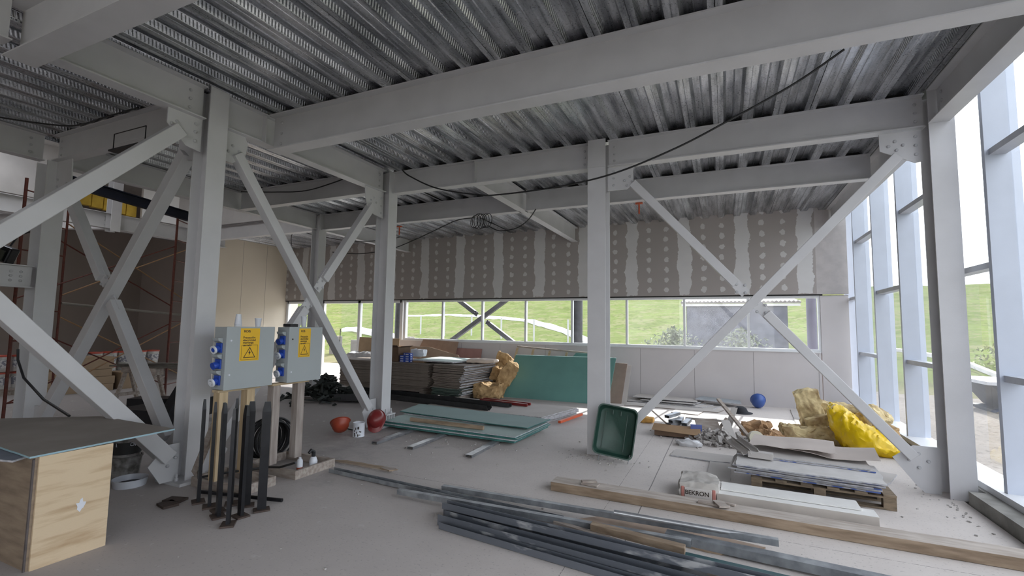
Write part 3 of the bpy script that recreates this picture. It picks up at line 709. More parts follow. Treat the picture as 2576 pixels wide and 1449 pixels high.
# ---------------------------------------------------------------- electrical boxes on timber stands
def ebox(y0, y1, label, sy0, sy1, sockets, keyz):
    x1, x0, z0, z1 = -4.50, -4.69, .985, 1.605
    t = empty('electrical_box', (x1, y0, z0), label, 'electrical box')
    MB().bx(x0, x1-.012, y0+.004, y1-.004, z0, z1).build('enclosure', BOXD, t, bevel=.004)
    d = MB().bx(x1-.011, x1, y0, y1, z0-.004, z1+.004).build('door', BOXG, t, bevel=.003)
    for zz, blk in keyz:
        MB().lathe([(.009,0),(.009,.004),(0,.004)], (x1, y0+.05, zz), RY(PI/2), 10).build('lock', INK if blk else WHITEP, d)
    zt = z1-.012; zb = z1-.345; w_ = sy1-sy0
    st = MB().poly([(x1+.0002, sy0, zb),(x1+.0002, sy1, zb),(x1+.0002, sy1, zt),(x1+.0002, sy0, zt)], (.0008,0,0)).build('warning_sticker', YEL, d)
    xs_ = x1+.0013; k = w_/.215
    text(st, 'ROIS', (xs_, sy0+.035*k, zt-.042), .034, RXP, INK, bold=.0009, sx=k)
    for i, ln in enumerate(('Precaución', 'electricidad', 'mantenga', 'cerrado')):
        text(st, ln, (xs_, sy0+.03*k, zt-.105-i*.026), .031, RXP, INK, bold=.0005, sx=k*.98)
    mb = MB(); a, b_, c_, e = sy0+.018*k, sy1-.018*k, zb+.012, zb+.160; q = .0028
    for (p0, p1) in (((a,c_),(b_,c_)),((b_,c_),(b_,e)),((b_,e),(a,e)),((a,e),(a,c_))):
        mb.bx(xs_-.0003, xs_+.0003, min(p0[0],p1[0])-q/2, max(p0[0],p1[0])+q/2, min(p0[1],p1[1])-q/2, max(p0[1],p1[1])+q/2)
    cyy = (a+b_)/2; T0 = [(cyy-.068*k, zb+.03),(cyy+.068*k, zb+.03),(cyy, zb+.142)]; T1 = [(cyy-.056*k, zb+.037),(cyy+.056*k, zb+.037),(cyy, zb+.129)]
    for i in range(3):
        j = (i+1)%3; mb.poly([(xs_,)+T0[i], (xs_,)+T0[j], (xs_,)+T1[j], (xs_,)+T1[i]], (.0005,0,0))
    zz = zb+.05
    mb.poly([(xs_, cyy+.006*k, zz+.065),(xs_, cyy-.014*k, zz+.028),(xs_, cyy-.002*k, zz+.030),(xs_, cyy-.008*k, zz),(xs_, cyy+.014*k, zz+.040),(xs_, cyy+.002*k, zz+.038)], (.0005,0,0))
    mb.build('warning_triangle', INK, st)
    for zz, ring in sockets:
        yb = y0-.001; xc = (x0+x1)/2
        s_ = MB().bx(xc-.042, xc+.042, yb-.012, yb+.003, zz-.045, zz+.05).build('socket', BLUEP, t, bevel=.004)
        R = RX(PI/2+.28)
        m2 = MB(); m2.lathe([(.033,0),(.035,.035),(.035,.05),(0,.05)], (xc, yb-.012, zz-.003), R, 18); m2.build('socket_body', BLUEP, s_)
        if ring:
            m3 = MB(); m3.lathe([(.041,.040),(.041,.058),(.030,.060),(.024,.056),(.024,.040)], (xc, yb-.012, zz-.003), R, 20); m3.build('socket_ring', WHITEP, s_, smooth=True)
            MB().lathe([(.020,.052),(.020,.060),(.010,.062),(0,.062)], (xc, yb-.012, zz-.003), R, 14).build('socket_core', BLUEP if zz > 1.3 else WHITEP, s_)
        MB().poly([(xc-.045, yb, zz+.05),(xc-.045, yb-.045, zz+.075),(xc-.045, yb-.05, zz+.10),(xc-.045, yb, zz+.10)], (.09,0,0)).build('socket_hood', BOXG, s_)
    return t
ebox(3.145, 3.695, 'left grey electrical box with yellow warning sticker, beside the front steel column', 3.292, 3.512, ((1.395,1),(1.235,0),(1.075,1)), ((1.47,0),(1.13,0)))
ebox(3.885, 4.37, 'right grey electrical box with yellow warning sticker, nearer the middle of the photo', 4.02, 4.19, ((1.455,0),(1.30,1),(1.10,1)), ((1.47,1),(1.10,0)))
POSTY = mat('pine_post', (.56,.43,.27), .75, 0, .2, 3, .1, 70, col2=(.44,.33,.20), stretch=(8,8,.9))
POSTG = mat('grey_post_wood', (.40,.35,.32), .9, 0, .2, 3, .15, 70, col2=(.27,.225,.205), stretch=(7,7,.9))
def stand(x0, x1, y0, y1, posts, ptop, label, braceside):
    PM = POSTY if braceside else POSTG
    t = empty('timber_stand', (x1, y0, 0), label, 'stand'); h = .092
    f = MB(); f.bx(x0, x1, y0, y0+.035, 0, h); f.bx(x0, x1, y1-.035, y1, 0, h); f.bx(x0, x0+.035, y0+.036, y1-.036, 0, h); f.bx(x1-.035, x1, y0+.036, y1-.036, 0, h)
    f.build('base_frame', TIMBG, t, bevel=.002)
    for (px_, py_, w_) in posts:
        MB().bx(px_-.05, px_+.045, py_, py_+w_, h, ptop).build('post', PM, t, bevel=.002)
    MB().bx(posts[0][0]-.03, posts[0][0]+.06, posts[0][1]-.03, posts[-1][1]+posts[-1][2]+.05, ptop, ptop+.025).build('shelf_rail', TIMBY, t, bevel=.002)
    # shelf_rail carries the box; the long cross member stays just below it
    if braceside: MB().sweep([(-.02,-.035),(.02,-.035),(.02,.035),(-.02,.035)], (x0+.02, y0+.02, h+.03), (posts[0][0]-.05, y0+.02, .62), (0,1,0), Vector((-.4,0,.3)).normalized()).build('raking_strut', TIMBG, t)
    return t
stand(-4.95, -4.22, 3.18, 3.575, ((-4.63,3.17,.09),(-4.63,3.47,.09)), .955, 'timber stand under the left electrical box', True)
stand(-4.95, -4.17, 3.77, 4.33, ((-4.63,3.79,.09),(-4.63,4.12,.10)), .955, 'timber stand under the right electrical box with bottles in its base', False)
# bottles in the right stand
t = empty('spray_bottle', (-4.27,3.90,0), 'small white and red bottle in the right stand base', 'bottle')
MB().lathe([(.032,0),(.032,.14),(.026,.16),(.014,.17),(.014,.185),(0,.185)], (-4.29,3.93,0.001), n=16).build('bottle_body', WHITEP, t, smooth=True)
MB().lathe([(.0325,.03),(.0325,.08)], (-4.29,3.93,0.001), n=16).build('red_label', REDH, t)
t = empty('glue_bottle', (-4.29,4.12,0), 'white bottle with black bent cap in the right stand base', 'bottle')
MB().lathe([(.04,0),(.045,.10),(.03,.14),(.018,.15),(0,.15)], (-4.29,4.12,0.001), n=16).build('bottle_body', WHITEP, t, smooth=True)
MB().tube([(-4.29,4.12,.148),(-4.29,4.12,.20),(-4.29,4.08,.225),(-4.29,4.05,.20)], [.022,.022,.02,.015], 8).build('cap', RUB, t, smooth=True)
# cups and tool on the boxes
def cup(x, y, z, label, flip=False, h=.085):
    mb = MB(); pr = [(.024,0),(.034,h),(.036,h+.002),(.036,h+.006),(.033,h+.006),(.031,h-.005),(.021,.004),(0,.004)]
    if flip: pr = [(a, h+.006-b) for a, b in pr][::-1]
    mb.lathe(pr, (x, y, z), n=18); return tag(mb.build('paper_cup', WHITEP, smooth=True), label, 'cup')
cup(-4.60, 3.33, 1.610, 'lower white paper cup upturned on the left electrical box', True)
cup(-4.60, 3.33, 1.632, 'upper white paper cup stacked over another on the left electrical box', True, .10)
cup(-4.60, 3.56, 1.610, 'single upright white paper cup on the left electrical box')
cup(-4.60, 4.17, 1.610, 'white paper cup on the right electrical box', False, .12)
t = empty('battery_pack', (-4.6,4.0,1.61), 'black tool battery lying on the right electrical box', 'battery')
MB().bx(-4.66,-4.54,3.93,4.04,1.610,1.645).build('battery_case', RUB, t, bevel=.006)
MB().tube([(-4.6,4.04,1.63),(-4.6,4.06,1.63)], .017, 12).build('battery_knob', GALV, t)

# ---------------------------------------------------------------- black steel posts on base plates
def steel_post(x, y, h, w_, a, label, plate_=.13):
    w_ *= 1.3
    t = local('steel_post', label, 'post', 'black steel posts standing on the floor'); hw, ht = w_/2, .006
    mb = MB(); L = h-.10
    mb.box((0,0,L/2+.012), (w_, .028, L))
    mb.add([(-hw,-.014,L+.012),(hw,-.014,L+.012),(hw,.014,L+.012),(-hw,.014,L+.012),(-hw*.55,-.009,h),(hw*.75,-.009,h),(hw*.75,.009,h),(-hw*.55,.009,h)],
           [(0,1,5,4),(1,2,6,5),(2,3,7,6),(3,0,4,7),(4,5,6,7)])
    mb.build('flat_bar', BLACKST, t)
    MB().box((0,0,.007), (plate_, plate_*.8, .014)).build('base_plate', RUST, t, bevel=.002)
    t.location = (x, y, .002); t.rotation_euler = (0, 0, a); return t
PL = [(-4.44,2.93,.93,.045,-.5,'black steel post farthest left in the standing cluster'),
 (-4.24,2.90,.925,.04,-.6,'second black steel post from the left of the cluster'),
 (-4.07,2.87,.93,.05,-.3,'black steel post in the middle of the cluster, wide face dull'),
 (-3.96,2.79,.955,.055,-.4,'black steel post at the cluster front left, on a large rusty plate'),
 (-4.13,3.03,.95,.05,-.7,'black steel post at the cluster rear, slim white glint on its top'),
 (-3.97,3.06,.93,.05,.9,'black steel post at the cluster rear right'),
 (-3.80,2.88,.935,.045,-.2,'black steel post at the right edge of the cluster'),
 (-3.73,2.72,.935,.045,-.8,'frontmost black steel post, its plate nearest the camera'),
 (-3.76,3.05,.945,.055,.95,'broad black steel post standing alone right of the cluster')]
for p in PL: steel_post(*p)
t = tag(MB().tube([(-4.62,3.06,.03),(-3.74,3.245,.03)], .017, 12).build('black_pipe', BLACKST, smooth=True), 'short black pipe lying on the floor beside the posts', 'pipe')
t = empty('base_plate_loose', (-4.62,2.80,0), 'loose black steel plates on the floor left of the standing posts', 'plate')
MB().box((-4.66,2.86,.012), (.17,.11,.02), RZ(.3)).build('plate', RUST, t); MB().box((-4.60,2.76,.012), (.16,.12,.02), RZ(-.2)).build('plate', RUST, t)

# ---------------------------------------------------------------- pails under the brace, cable coil
def pail(name, x, y, z, r, h, body, label, group=None, lid=None, band=None, txt=None, handle=True):
    t = local(name, label, 'bucket', group)
    MB().lathe([(r*.86,0),(r,h*.93),(r*1.05,h*.93),(r*1.05,h),(r*.96,h),(r*.82,.01),(0,.01)], n=20).build('bucket_body', body, t, smooth=True)
    if lid: MB().lathe([(r*1.07,h*.94),(r*1.07,h+.012),(r*.98,h+.014),(r*.95,h+.004),(0,h+.004)], n=20).build('lid', lid, t, smooth=True)
    if band: MB().lathe([(r*(.865+.14*.25/.93),h*.25),(r*(.87+.14*.75/.93),h*.75)], n=20).build('label_band', band, t, smooth=True)
    t.location = (x, y, z); return t
PW = mat('dirty_white_pail', (.42,.40,.39), .5, 0, .4, 12, col2=(.12,.11,.10))
t = pail('paint_bucket', -5.80, 3.02, .002, .145, .24, PW, 'lower dirty white bucket under the near brace')
t = pail('paint_bucket', -5.80, 3.02, .205, .145, .25, PW, 'upper bucket with black printed band under the near brace', band=mat('black_band', (.04,.04,.04), .5))
R_ = RZ(math.radians(58)) @ RYM
ORG[t] = Vector((-5.80,3.02,.205)); text(t, 'BEKRON', (-5.80-.055+.115, 3.02-.175+.045, .205+.15), .05, RZ(math.radians(52)) @ RYM, WHITEP, bold=.001)
mb = MB(); mb.lathe([(.135,0),(.15,.075),(.146,.075),(.13,.006),(0,.006)], (0,0,0), n=22)
t = local('cut_bucket', 'cut-off bucket bottom with dark inside on the floor by the brace foot', 'bucket')
mb.build('basin', WHITEP, t, smooth=True); MB().lathe([(.1335,.02),(.1335,.021),(0,.021)], n=20).build('dark_residue', RUB, t); t.location = (-5.50,2.92,.001)
t = empty('cable_coil', (-5.02,4.13,0), 'large coil of black cable standing behind the right stand', 'cable')
mb = MB()
for k in range(16):
    rr = .20+.055*random.random(); cx_ = -5.12+.012*k+random.uniform(-.01,.01); cy_ = 4.14+random.uniform(-.03,.03)
    tw = random.uniform(-.12,.12)
    mb.tube([(cx_+math.sin(a+k)*.012+tw*math.cos(a)*.2, cy_+rr*math.cos(a), .268+rr*math.sin(a)*.98) for a in [2*PI*q/28 for q in range(28)]], .0115, 6, closed=True)
for p in mb.v: p.z = max(p.z, .012)
mb.build('cable_loops', RUB, t, smooth=True)
tag(MB().tube([(-4.95,3.25,.20),(-4.80,3.15,.11),(-4.7,3.4,.11),(-4.5,3.7,.11),(-4.30,3.68,.14),(-4.12,3.72,.2)], .012, 8).build('loose_cable', RUB, smooth=True), 'loose black cable end bent across the stand frames', 'cable')

tag(MB().tube([(-7.60,2.75,1.30),(-7.58,2.75,1.18),(-7.40,2.75,.98),(-6.91,2.75,.77),(-6.35,2.75,.64)], .013, 8).build('bent_hose', RUB, smooth=True), 'black hose curving down behind the far edge of the table board', 'hose')
# ---------------------------------------------------------------- low stack of green boards with runners and plank
for k, (x_, l_) in enumerate(((-4.48,'leftmost of the three'),(-3.88,'middle one of the three'),(-2.99,'rightmost of the three'))):
    mb = MB(); sec = [(-.045,0),(.045,0),(.045,.035),(.04,.035),(.04,.004),(-.04,.004),(-.04,.035),(-.045,.035)]
    mb.sweep([(a,.04-b) for a, b in sec], (x_+.03, 5.34, 0), (x_-.02, 7.3, 0), (1,0,0), (0,0,1))
    tag(mb.build('metal_runner', GALV), 'galvanised runner strip under the green boards, '+l_, 'runner')
ORD = ['lowest','second','third','fourth','fifth','sixth','seventh','eighth']
rnd = random.Random(4)
for k in range(6):
    z_ = .043+k*.0145; a = rnd.uniform(-.015,.015); q = rnd.uniform(-.03,.03)
    sheet([(-5.04+q, 6.22+a), (-2.66+q, 6.14+a), (-2.60+q, 7.34), (-4.98+q, 7.44)], z_, .0135, BOARDG, 'green_plasterboard', ORD[k]+' teal-edged plasterboard from the floor in the low stack on metal runners' if k < 5 else 'top plasterboard of the low teal-edged stack, partly under the plank', 'board', 'boards in the low teal-edged stack', GREENE if k in (0,1,3,4) else TORN, .003, k)
sheet([(-5.05,6.80),(-3.45,6.68),(-3.42,6.80),(-4.5,7.2),(-5.1,7.2)], .131, .012, BOARDG, 'board_strip', 'narrow pale strip lying on the low teal-edged stack', 'board', None, TORN, .003, 8)
sheet([(-5.15,6.82),(-3.2,6.62),(-2.68,6.60),(-2.60,7.38),(-5.3,7.62)], .155, .0125, mat('pale_green_board', (.27,.37,.36), .85, 0, .08, 2), 'green_plasterboard', 'pale green plasterboard lying crooked on top of the low stack', 'board', None, GREENE, .003, 9, tilt=(0,.0))
mb = MB(); mb.box((-3.92,6.33,.134+.028), (1.32,.045,.055), RZ(-.02)); tag(mb.build('timber_plank', TIMB, bevel=.003), 'short brown plank lying on the front of the green board stack', 'plank')

# stack behind with printed blue-white ends
for k in range(8):
    z_ = .002+k*.0145; q = rnd.uniform(-.03,.03)
    sheet([(-5.3, 7.74), (-2.86+q, 7.72), (-2.60+q, 8.95), (-5.3, 8.97)], z_, .0135, BOARDW, 'plasterboard_sheet', ORD[k]+' sheet from the floor in the flat stack with blue-white torn ends', 'board', 'sheets in the flat stack behind the green boards', TORN, .012, 20+k)
mb = MB(); mb.box((-2.52,8.25,.05), (.05,.9,.04), RZ(-.15)); tag(mb.build('orange_strip', mat('orange_plastic', (.62,.10,.03), .5)), 'orange strip beside the torn ends of the flat stack', 'strip')
def chan(p0, p1, w_, h_, m_, name, label, cat, group=None, tk=.003, up=(0,0,1), flip=False, roll=0.0):
    p0, p1 = Vector(p0), Vector(p1); d = (p1-p0).normalized(); U = d.cross(Vector(up)).normalized(); V = U.cross(d).normalized()
    if roll: q = Matrix.Rotation(roll, 3, d); U = q @ U; V = q @ V
    sec = [(-w_/2,0),(w_/2,0),(w_/2,h_),(w_/2-tk,h_),(w_/2-tk,tk),(-w_/2+tk,tk),(-w_/2+tk,h_),(-w_/2,h_)]
    if flip: sec = [(a, h_-b) for a, b in sec]
    return tag(MB().sweep(sec, p0, p1, U, V).build(name, m_), label, cat, group)
chan((-7.3,8.30,.125), (-3.95,7.90,.125), .14, .14, mat('dark_dusty_steel', (.055,.055,.058), .6, .3, .3, 9), 'steel_channel', 'dark steel channel lying open on the flat plasterboard stack', 'channel', tk=.006, roll=.5)
chan((-6.9,8.62,.125), (-3.75,8.36,.125), .10, .06, mat('dark_dusty_steel'  , (.055,.055,.058)), 'steel_channel', 'dark steel channel with pale top edge behind the open one', 'channel', tk=.004)
for k, (dy, lb) in enumerate(((0,'nearer'),(.16,'farther'))):
    tag(MB().sweep([(-.03,0),(.03,0),(.03,.05),(-.03,.05)], (-4.6, 8.74+dy, .12), (-3.50, 8.60+dy, .12), (0,1,0), (0,0,1)).build('red_oxide_tube', REDD), 'dark red square tube by the teal panel, '+lb+' of the two', 'tube')

# ---------------------------------------------------------------- big board stacks with cartons
rnd = random.Random(11)
z_ = .10
for k in range(50):
    th = .0135
    if z_ > .76: break
    q = rnd.uniform(-.05,.05); a = rnd.uniform(-.02,.02); off = 0
    if k > 40: off = .1
    m_ = BOARDB
    sheet([(-9.0, 9.38+a), (-6.27+q*.6-(.15 if k < 8 else 0), 9.34+a), (-6.2+q*.6, 10.55), (-9.0, 10.58)], z_, th-.0015, m_, 'plasterboard_sheet', 'brown-grey plasterboard sheet in the tall left stack under the cartons', 'board', 'sheets in the tall left stack', BOARDB, .008 if k % 3 else .02, 60+k)
    z_ += th+ (.002 if k % 6 == 0 else 0)
TOPL = z_
z_ = .10; k = 0
while z_ < .78:
    q = rnd.uniform(-.06,.06); a = rnd.uniform(-.03,.03); low_ = z_ < .26
    if .30 < z_ < .42: q += .10
    if z_ > .55: q += .15*rnd.random()
    sheet([(-6.08+q*.4, 9.18+a), (-5.30+q-(.12 if .45>z_>.3 else 0), 9.13+a), (-5.20+q, 10.5), (-6.02, 10.55)], z_, .0125, BOARDB if not low_ else mat('greenish_dark_board', (.10,.14,.12), .85), 'plasterboard_sheet',
          'plasterboard sheet in the loose right stack with white torn ends', 'board', 'sheets in the loose right stack', TORN if k % 3 else BOARDB, .014, 160+k, endx=True, tilt=(rnd.uniform(-.012,.012), rnd.uniform(-.004,.004)))
    z_ += .0165+rnd.random()*.004; k += 1
TOPR = z_
for x_ in (-8.6,-7.6,-6.5): tag(MB().bx(x_-.06,x_+.06,9.4,10.5,0,.098).build('timber_bearer', TIMBG), {-8.6:'left',-7.6:'middle',-6.5:'right'}[x_]+' bearer under the tall left board stack', 'bearer')
for x_ in (-5.85,-5.45): tag(MB().bx(x_-.06,x_+.06,9.25,10.4,0,.098).build('timber_bearer', TIMBG), {-5.85:'left',-5.45:'right'}[x_]+' bearer under the loose right board stack', 'bearer')
sheet([(-6.85,9.5),(-5.65,9.35),(-5.35,10.6),(-6.9,10.8)], max(TOPL,TOPR)+.012, .03, mat('pale_mint_board', (.52,.62,.59), .8, 0, .08, 3), 'mint_panel', 'thick pale mint panel topping the loose right stack', 'board', None, TORN, .004, 300)
mb = rough((-5.2,9.95,TOPR+.055), (.70,.45,.07), RZ(.2), 5, .02, (7,5,3), 5); tag(mb.build('foam_offcut', mat('cream_foam', (.60,.50,.42), .9), smooth=True), 'cream soft roll at the right end of the loose stack', 'roll')
def carton(name, x0, x1, y0, y1, z0, z1, m_, label, flaps=True, lab=None, group=None):
    t = empty(name, ((x0+x1)/2, y0, z0), label, 'box', group)
    MB().bx(x0, x1, y0, y1, z0, z1).build('carton_body', m_, t, bevel=.006)
    if flaps:
        MB().poly([(x0,y0,z1),(x1,y0,z1),(x1,y0-.06,z1+.05),(x0,y0-.06,z1+.05)], (0,.004,.004)).build('flap', m_, t)
        MB().poly([(x1,y0,z1),(x1,y1,z1),(x1+.09,y1,z1+.03),(x1+.09,y0,z1+.03)], (-.004,0,.004)).build('flap', m_, t)
    if lab: MB().poly([(x0+.12,y0-.001,z0+.12),(x0+.32,y0-.001,z0+.12),(x0+.32,y0-.001,z0+.27),(x0+.12,y0-.001,z0+.27)], (0,-.001,0)).build('label', lab, t)
    return t
carton('cardboard_carton', -7.75, -7.22, 9.42, 9.9, TOPL+.002, TOPL+.34, CARDD, 'open brown carton on the tall board stack behind the second column', lab=mat('yellowed_label', (.34,.27,.15), .8))
bx = local('screw_box', 'small blue and white box in the pile beside the brown carton', 'box', 'small blue boxes on the tall board stack')
MB().bx(-.075,.075,-.05,.05,0,.052).build('box_body', BLUEP, bx); MB().bx(-.055,.03,-.0515,-.0505,.012,.036).build('white_stripe', WHITEP, bx)
MB().bx(.0755,.0765,-.035,.02,.012,.036).build('white_stripe', WHITEP, bx)
first = True
for i in range(3):
    for k in range(4 if i else 3):
        c_ = bx if first else copy_tree(bx); first = False
        c_.location = (-7.09+(i%2)*.152+ (.02 if i == 2 else 0), 9.46+(i//2)*.11, TOPL+.002+k*.053); c_.rotation_euler.z = rnd.uniform(-.05,.05)
tag(rough((-6.93,9.85,TOPL+.21), (.34,.22,.16), RZ(.2), 2, .03, (6,4,4), 5).build('plastic_bag', WHITEP, smooth=True), 'crumpled white plastic bag behind the small blue boxes', 'bag')
t = MB(); t.bx(-6.86,-6.52,9.5,9.75,TOPL+.002,TOPL+.06); tag(t.build('cardboard_tray', CARD), 'small orange-brown open tray right of the blue boxes', 'box')
# leaning sheets on the back wall behind the stacks
def lean(pts_xz, y0, y1, th, m_, name, label, cat, edge=None, group=None):
    zs = [p[1] for p in pts_xz]; z0, z1 = min(zs), max(zs)
    P = [(x_, y0+(y1-y0)*(zz-z0)/(z1-z0), zz) for x_, zz in pts_xz]
    return tag(MB().poly(P, (0,th,0)).build(name, m_), label, cat, group)
lean([(-8.5,0.02),(-6.9,0.02),(-6.9,1.20),(-8.1,1.24)], 11.3, 11.72, .012, mat('brown_hardboard', (.35,.24,.18), .85), 'hardboard_sheet', 'tall brown hardboard leaning on the back wall below the window', 'board')
lean([(-8.9,.02),(-6.3,.02),(-6.6,.85),(-7.6,1.05),(-8.9,1.05)], 11.05, 11.28, .012, mat('tan_hardboard', (.40,.30,.22), .85), 'hardboard_sheet', 'slanted tan hardboard in front of the tall brown one', 'board')
lean([(-8.8,.02),(-6.16,.02),(-6.16,1.02),(-8.8,1.02)], 11.5, 11.75, .012, mat('pink_board', (.40,.22,.20), .85), 'pink_board', 'pink fire-rated plasterboard leaning on the back wall behind the hardboard', 'board')
lean([(-9.9,.55),(-8.45,.55),(-8.45,1.26),(-9.9,1.28)], 11.0, 11.05, .02, mat('tan_carton_side', (.45,.32,.20), .85), 'carton_panel', 'large tan cardboard panel standing in front of the glass door', 'cardboard')
mb = MB(); mb.bx(-9.65,-8.5,10.2,11.0,.07,.60); t = empty('tool_crate', (-9.1,10.2,0), 'black crate with white tag under clear plastic film by the glass door', 'crate')
mb.build('crate_body', BLACKST, t, bevel=.01)
MB().bx(-8.85,-8.78,10.19,10.199,.2,.42).build('white_tag', WHITEP, t)
for x_ in (-9.6,-8.6): MB().lathe([(.035,0),(.035,.07),(0,.07)], (x_,10.3,.0), n=10).build('caster', RUB, t)
tag(rough((-9.3,10.65,.72), (1.0,.55,.26), RZ(-.1), 3, .07, (9,7,4), 4).build('plastic_film', CLEARPL, smooth=True), 'crumpled clear plastic film heaped on the black crate', 'plastic sheet')

# brown glass wool by the wall
for k, (c_, d_, R_, sd, lb) in enumerate((((-5.0,10.75,.74),(.48,.16,.40),RZ(.2)@RY(.5),1,'upright tan glass wool batt leaning at the top of the heap'),
        ((-4.95,10.45,.48),(.42,.4,.34),RZ(.3)@RY(.2),2,'tan glass wool piece in the middle of the heap beside the board stack'),
        ((-4.72,10.15,.40),(.95,.18,.30),RZ(.3)@RY(-1.05),3,'long tan glass wool batt leaning toward the teal panel'),
        ((-4.98,9.85,.18),(.60,.5,.32),RZ(.2),4,'crumpled tan glass wool lump lowest at the front of the heap'))):
    tag(floorit(rough(c_, d_, R_, sd,   .055, (22,7,5), 5)).build('glass_wool', GWOOL, smooth=True), lb, 'insulation')

# teal panel leaning on a timber frame
P = [(-4.80,10.22,.004),(-2.32,10.26,.004),(-2.26,10.86,.975),(-4.72,10.80,.955)]
t = tag(MB().poly(P, (0,.022,.004)).build('teal_board', [TEAL]), 'large teal board leaning low against a timber frame, cut by the middle column', 'board')
t = empty('timber_rack', (-4.9,11.2,0), 'timber ladder-like frame standing behind the large teal board', 'frame')
MB().sweep([(-.03,-.02),(.03,-.02),(.03,.02),(-.03,.02)], (-5.0,11.55,1.13), (-3.0,11.55,1.02), (0,1,0), (0,0,1)).build('top_rail', TIMBG, t)
for x_ in (-4.98,-4.53,-4.08,-3.63,-3.18): MB().sweep([(-.025,-.02),(.025,-.02),(.025,.02),(-.025,.02)], (x_-.15,11.2,.02), (x_+.0,11.51,1.10-.055*(x_+4.98)), (1,0,0), (0,1,0)).build('upright', TIMBY, t)
sheet_ = lean([(-4.2,.02),(-2.62,.02),(-2.62,1.02),(-3.3,1.04)], 11.18, 11.20, .012, TEAL, 'teal_offcut', 'second teal board behind the large one, corner showing beside the middle column', 'board')
lean([(-3.1,.0),(-2.10,.0),(-2.06,.84),(-3.1,.86)], 10.60, 11.15, .03, mat('brown_pressboard', (.27,.20,.165), .85), 'pressboard_sheet', 'brown pressboard leaning just right of the teal board', 'board')
lean([(-3.1,.0),(-2.00,.0),(-1.98,.80),(-3.1,.82)], 10.68, 11.22, .012, BOARDW, 'pressboard_sheet', 'thin pale board edge behind the brown pressboard', 'board')

# ---------------------------------------------------------------- boards lying along the back wall
WB = [([(-2.3,11.1),(-.30,10.66),(-.10,11.25),(-2.0,11.6)], .002, 'lowest sheet of the flat pile along the back wall'),
 ([(-2.1,11.0),(-.45,10.78),(-.25,11.3),(-2.0,11.55)], .016, 'second sheet of the flat pile along the back wall'),
 ([(-2.0,11.05),(-.60,10.86),(-.40,11.35),(-1.9,11.6)], .030, 'third sheet of the flat pile along the back wall'),
 ([(-1.75,10.95),(-.62,10.84),(-.45,11.45),(-1.5,11.62)], .060, 'fourth sheet of the flat pile along the back wall'),
 ([(-1.95,11.1),(-1.30,11.0),(-.55,11.0),(-.62,11.5),(-1.85,11.66)], .095, 'top sheet of the flat pile along the back wall')]
for i, (p, z0, lb) in enumerate(WB): sheet(p, z0, .012, BOARDW, 'plasterboard_sheet', lb, 'board', None, TORN, .008, 400+i, tilt=(-.01 if i > 3 else 0, 0))
sheet([(-.62,11.25),(.30,11.32),(.27,11.68),(-.5,11.72)], .10, .018, mat('blue_grey_panel', (.36,.39,.42), .8), 'grey_panel', 'blue-grey panel sloping off the right end of the wall pile', 'board', None, TORN, .01, 420, tilt=(-.05,.04))
sheet([(-2.0,10.42),(-.15,10.42),(-.05,10.75),(-1.95,10.9)], .002, .013, BOARDW, 'plasterboard_sheet', 'long narrow sheet lying in front of the wall pile', 'board', None, BOARDB, .004, 421)
sheet([(-1.0,10.0),(-.5,9.92),(-.42,10.38),(-.95,10.40)], .002, .013, BOARDW, 'plasterboard_sheet', 'small square sheet at the edge of the sunny patch', 'board', None, BOARDB, .004, 422)
sheet([(1.10,9.62),(1.95,9.45),(2.0,11.45),(1.22,11.55)], .002, .013, BOARDW, 'plasterboard_sheet', 'floor sheet between the blue ball shape and the glass wool', 'board', None, BOARDB, .004, 423)
# blue helmet against the wall, black hat
t = empty('blue_helmet', (.62,11.42,0), 'blue hard hat tipped on its side against the back wall', 'helmet')
hp = [(0,.15),(.05,.145),(.095,.12),(.125,.075),(.135,.02),(.14,0),(.15,-.004),(.15,-.012),(.13,-.01),(.12,.02),(.09,.10),(0,.13)]
mb = MB().lathe(hp[::-1], (0,0,0), None, 22); 
for p in mb.v: p.y *= 1.2
for p in mb.v: q = RX(2.2) @ p; p.x, p.y, p.z = q.x+.62, q.y+11.50, q.z+.165
mb.build('shell', mat('blue_helmet_plastic', (.05,.11,.36), .4), t, smooth=True)
t = empty('black_hat', (.26,10.65,0), 'black brimmed hat lying upright on the sunlit floor near the wall', 'hat')
mb = MB().lathe([(.19,.0),(.19,.01),(.13,.016),(.125,.05),(.105,.10),(.06,.125),(0,.13)], (.26,10.65,.002), None, 24)
for p in mb.v: p.x = .26+(p.x-.26)*(1.15 if p.z < .02 else 1)
mb.build('hat_body', mat('black_felt', (.02,.022,.03), .8), t, smooth=True)
tag(rough((-1.27,8.75,.05), (.22,.16,.08), None, 8, .02).build('foam_scrap', mat('orange_foam', (.65,.36,.10), .9), smooth=True), 'orange-yellow foam scrap just right of the green tray', 'scrap')

# ---------------------------------------------------------------- green barrow tray leaning at the middle column
t = empty('barrow_tray', (-1.3,6.0,0), 'dark green plastic barrow tray tipped up against the middle column', 'tray')
def rrect(w_, h_, r_, n=6):
    o_ = []
    for cx_, cy_, a0 in ((w_/2-r_,h_/2-r_,0),(-w_/2+r_,h_/2-r_,PI/2),(-w_/2+r_,-h_/2+r_,PI),(w_/2-r_,-h_/2+r_,3*PI/2)):
        for k in range(n+1): a = a0+PI/2*k/n; o_.append((cx_+r_*math.cos(a), cy_+r_*math.sin(a)))
    return o_
mb = MB(); rings = []
prof = [(1.0,0,.06),(1.0,.012,.06),(.95,.012,.06),(.89,-.05,.06),(.86,-.075,.06),(.84,-.08,.06)]
for s_, dz, r_ in prof: rings.append([(x_, y_, dz) for x_, y_ in rrect(.50*s_, .62*s_-(0), .07)])
n = len(rings[0]); vs = [p for g_ in rings for p in g_]
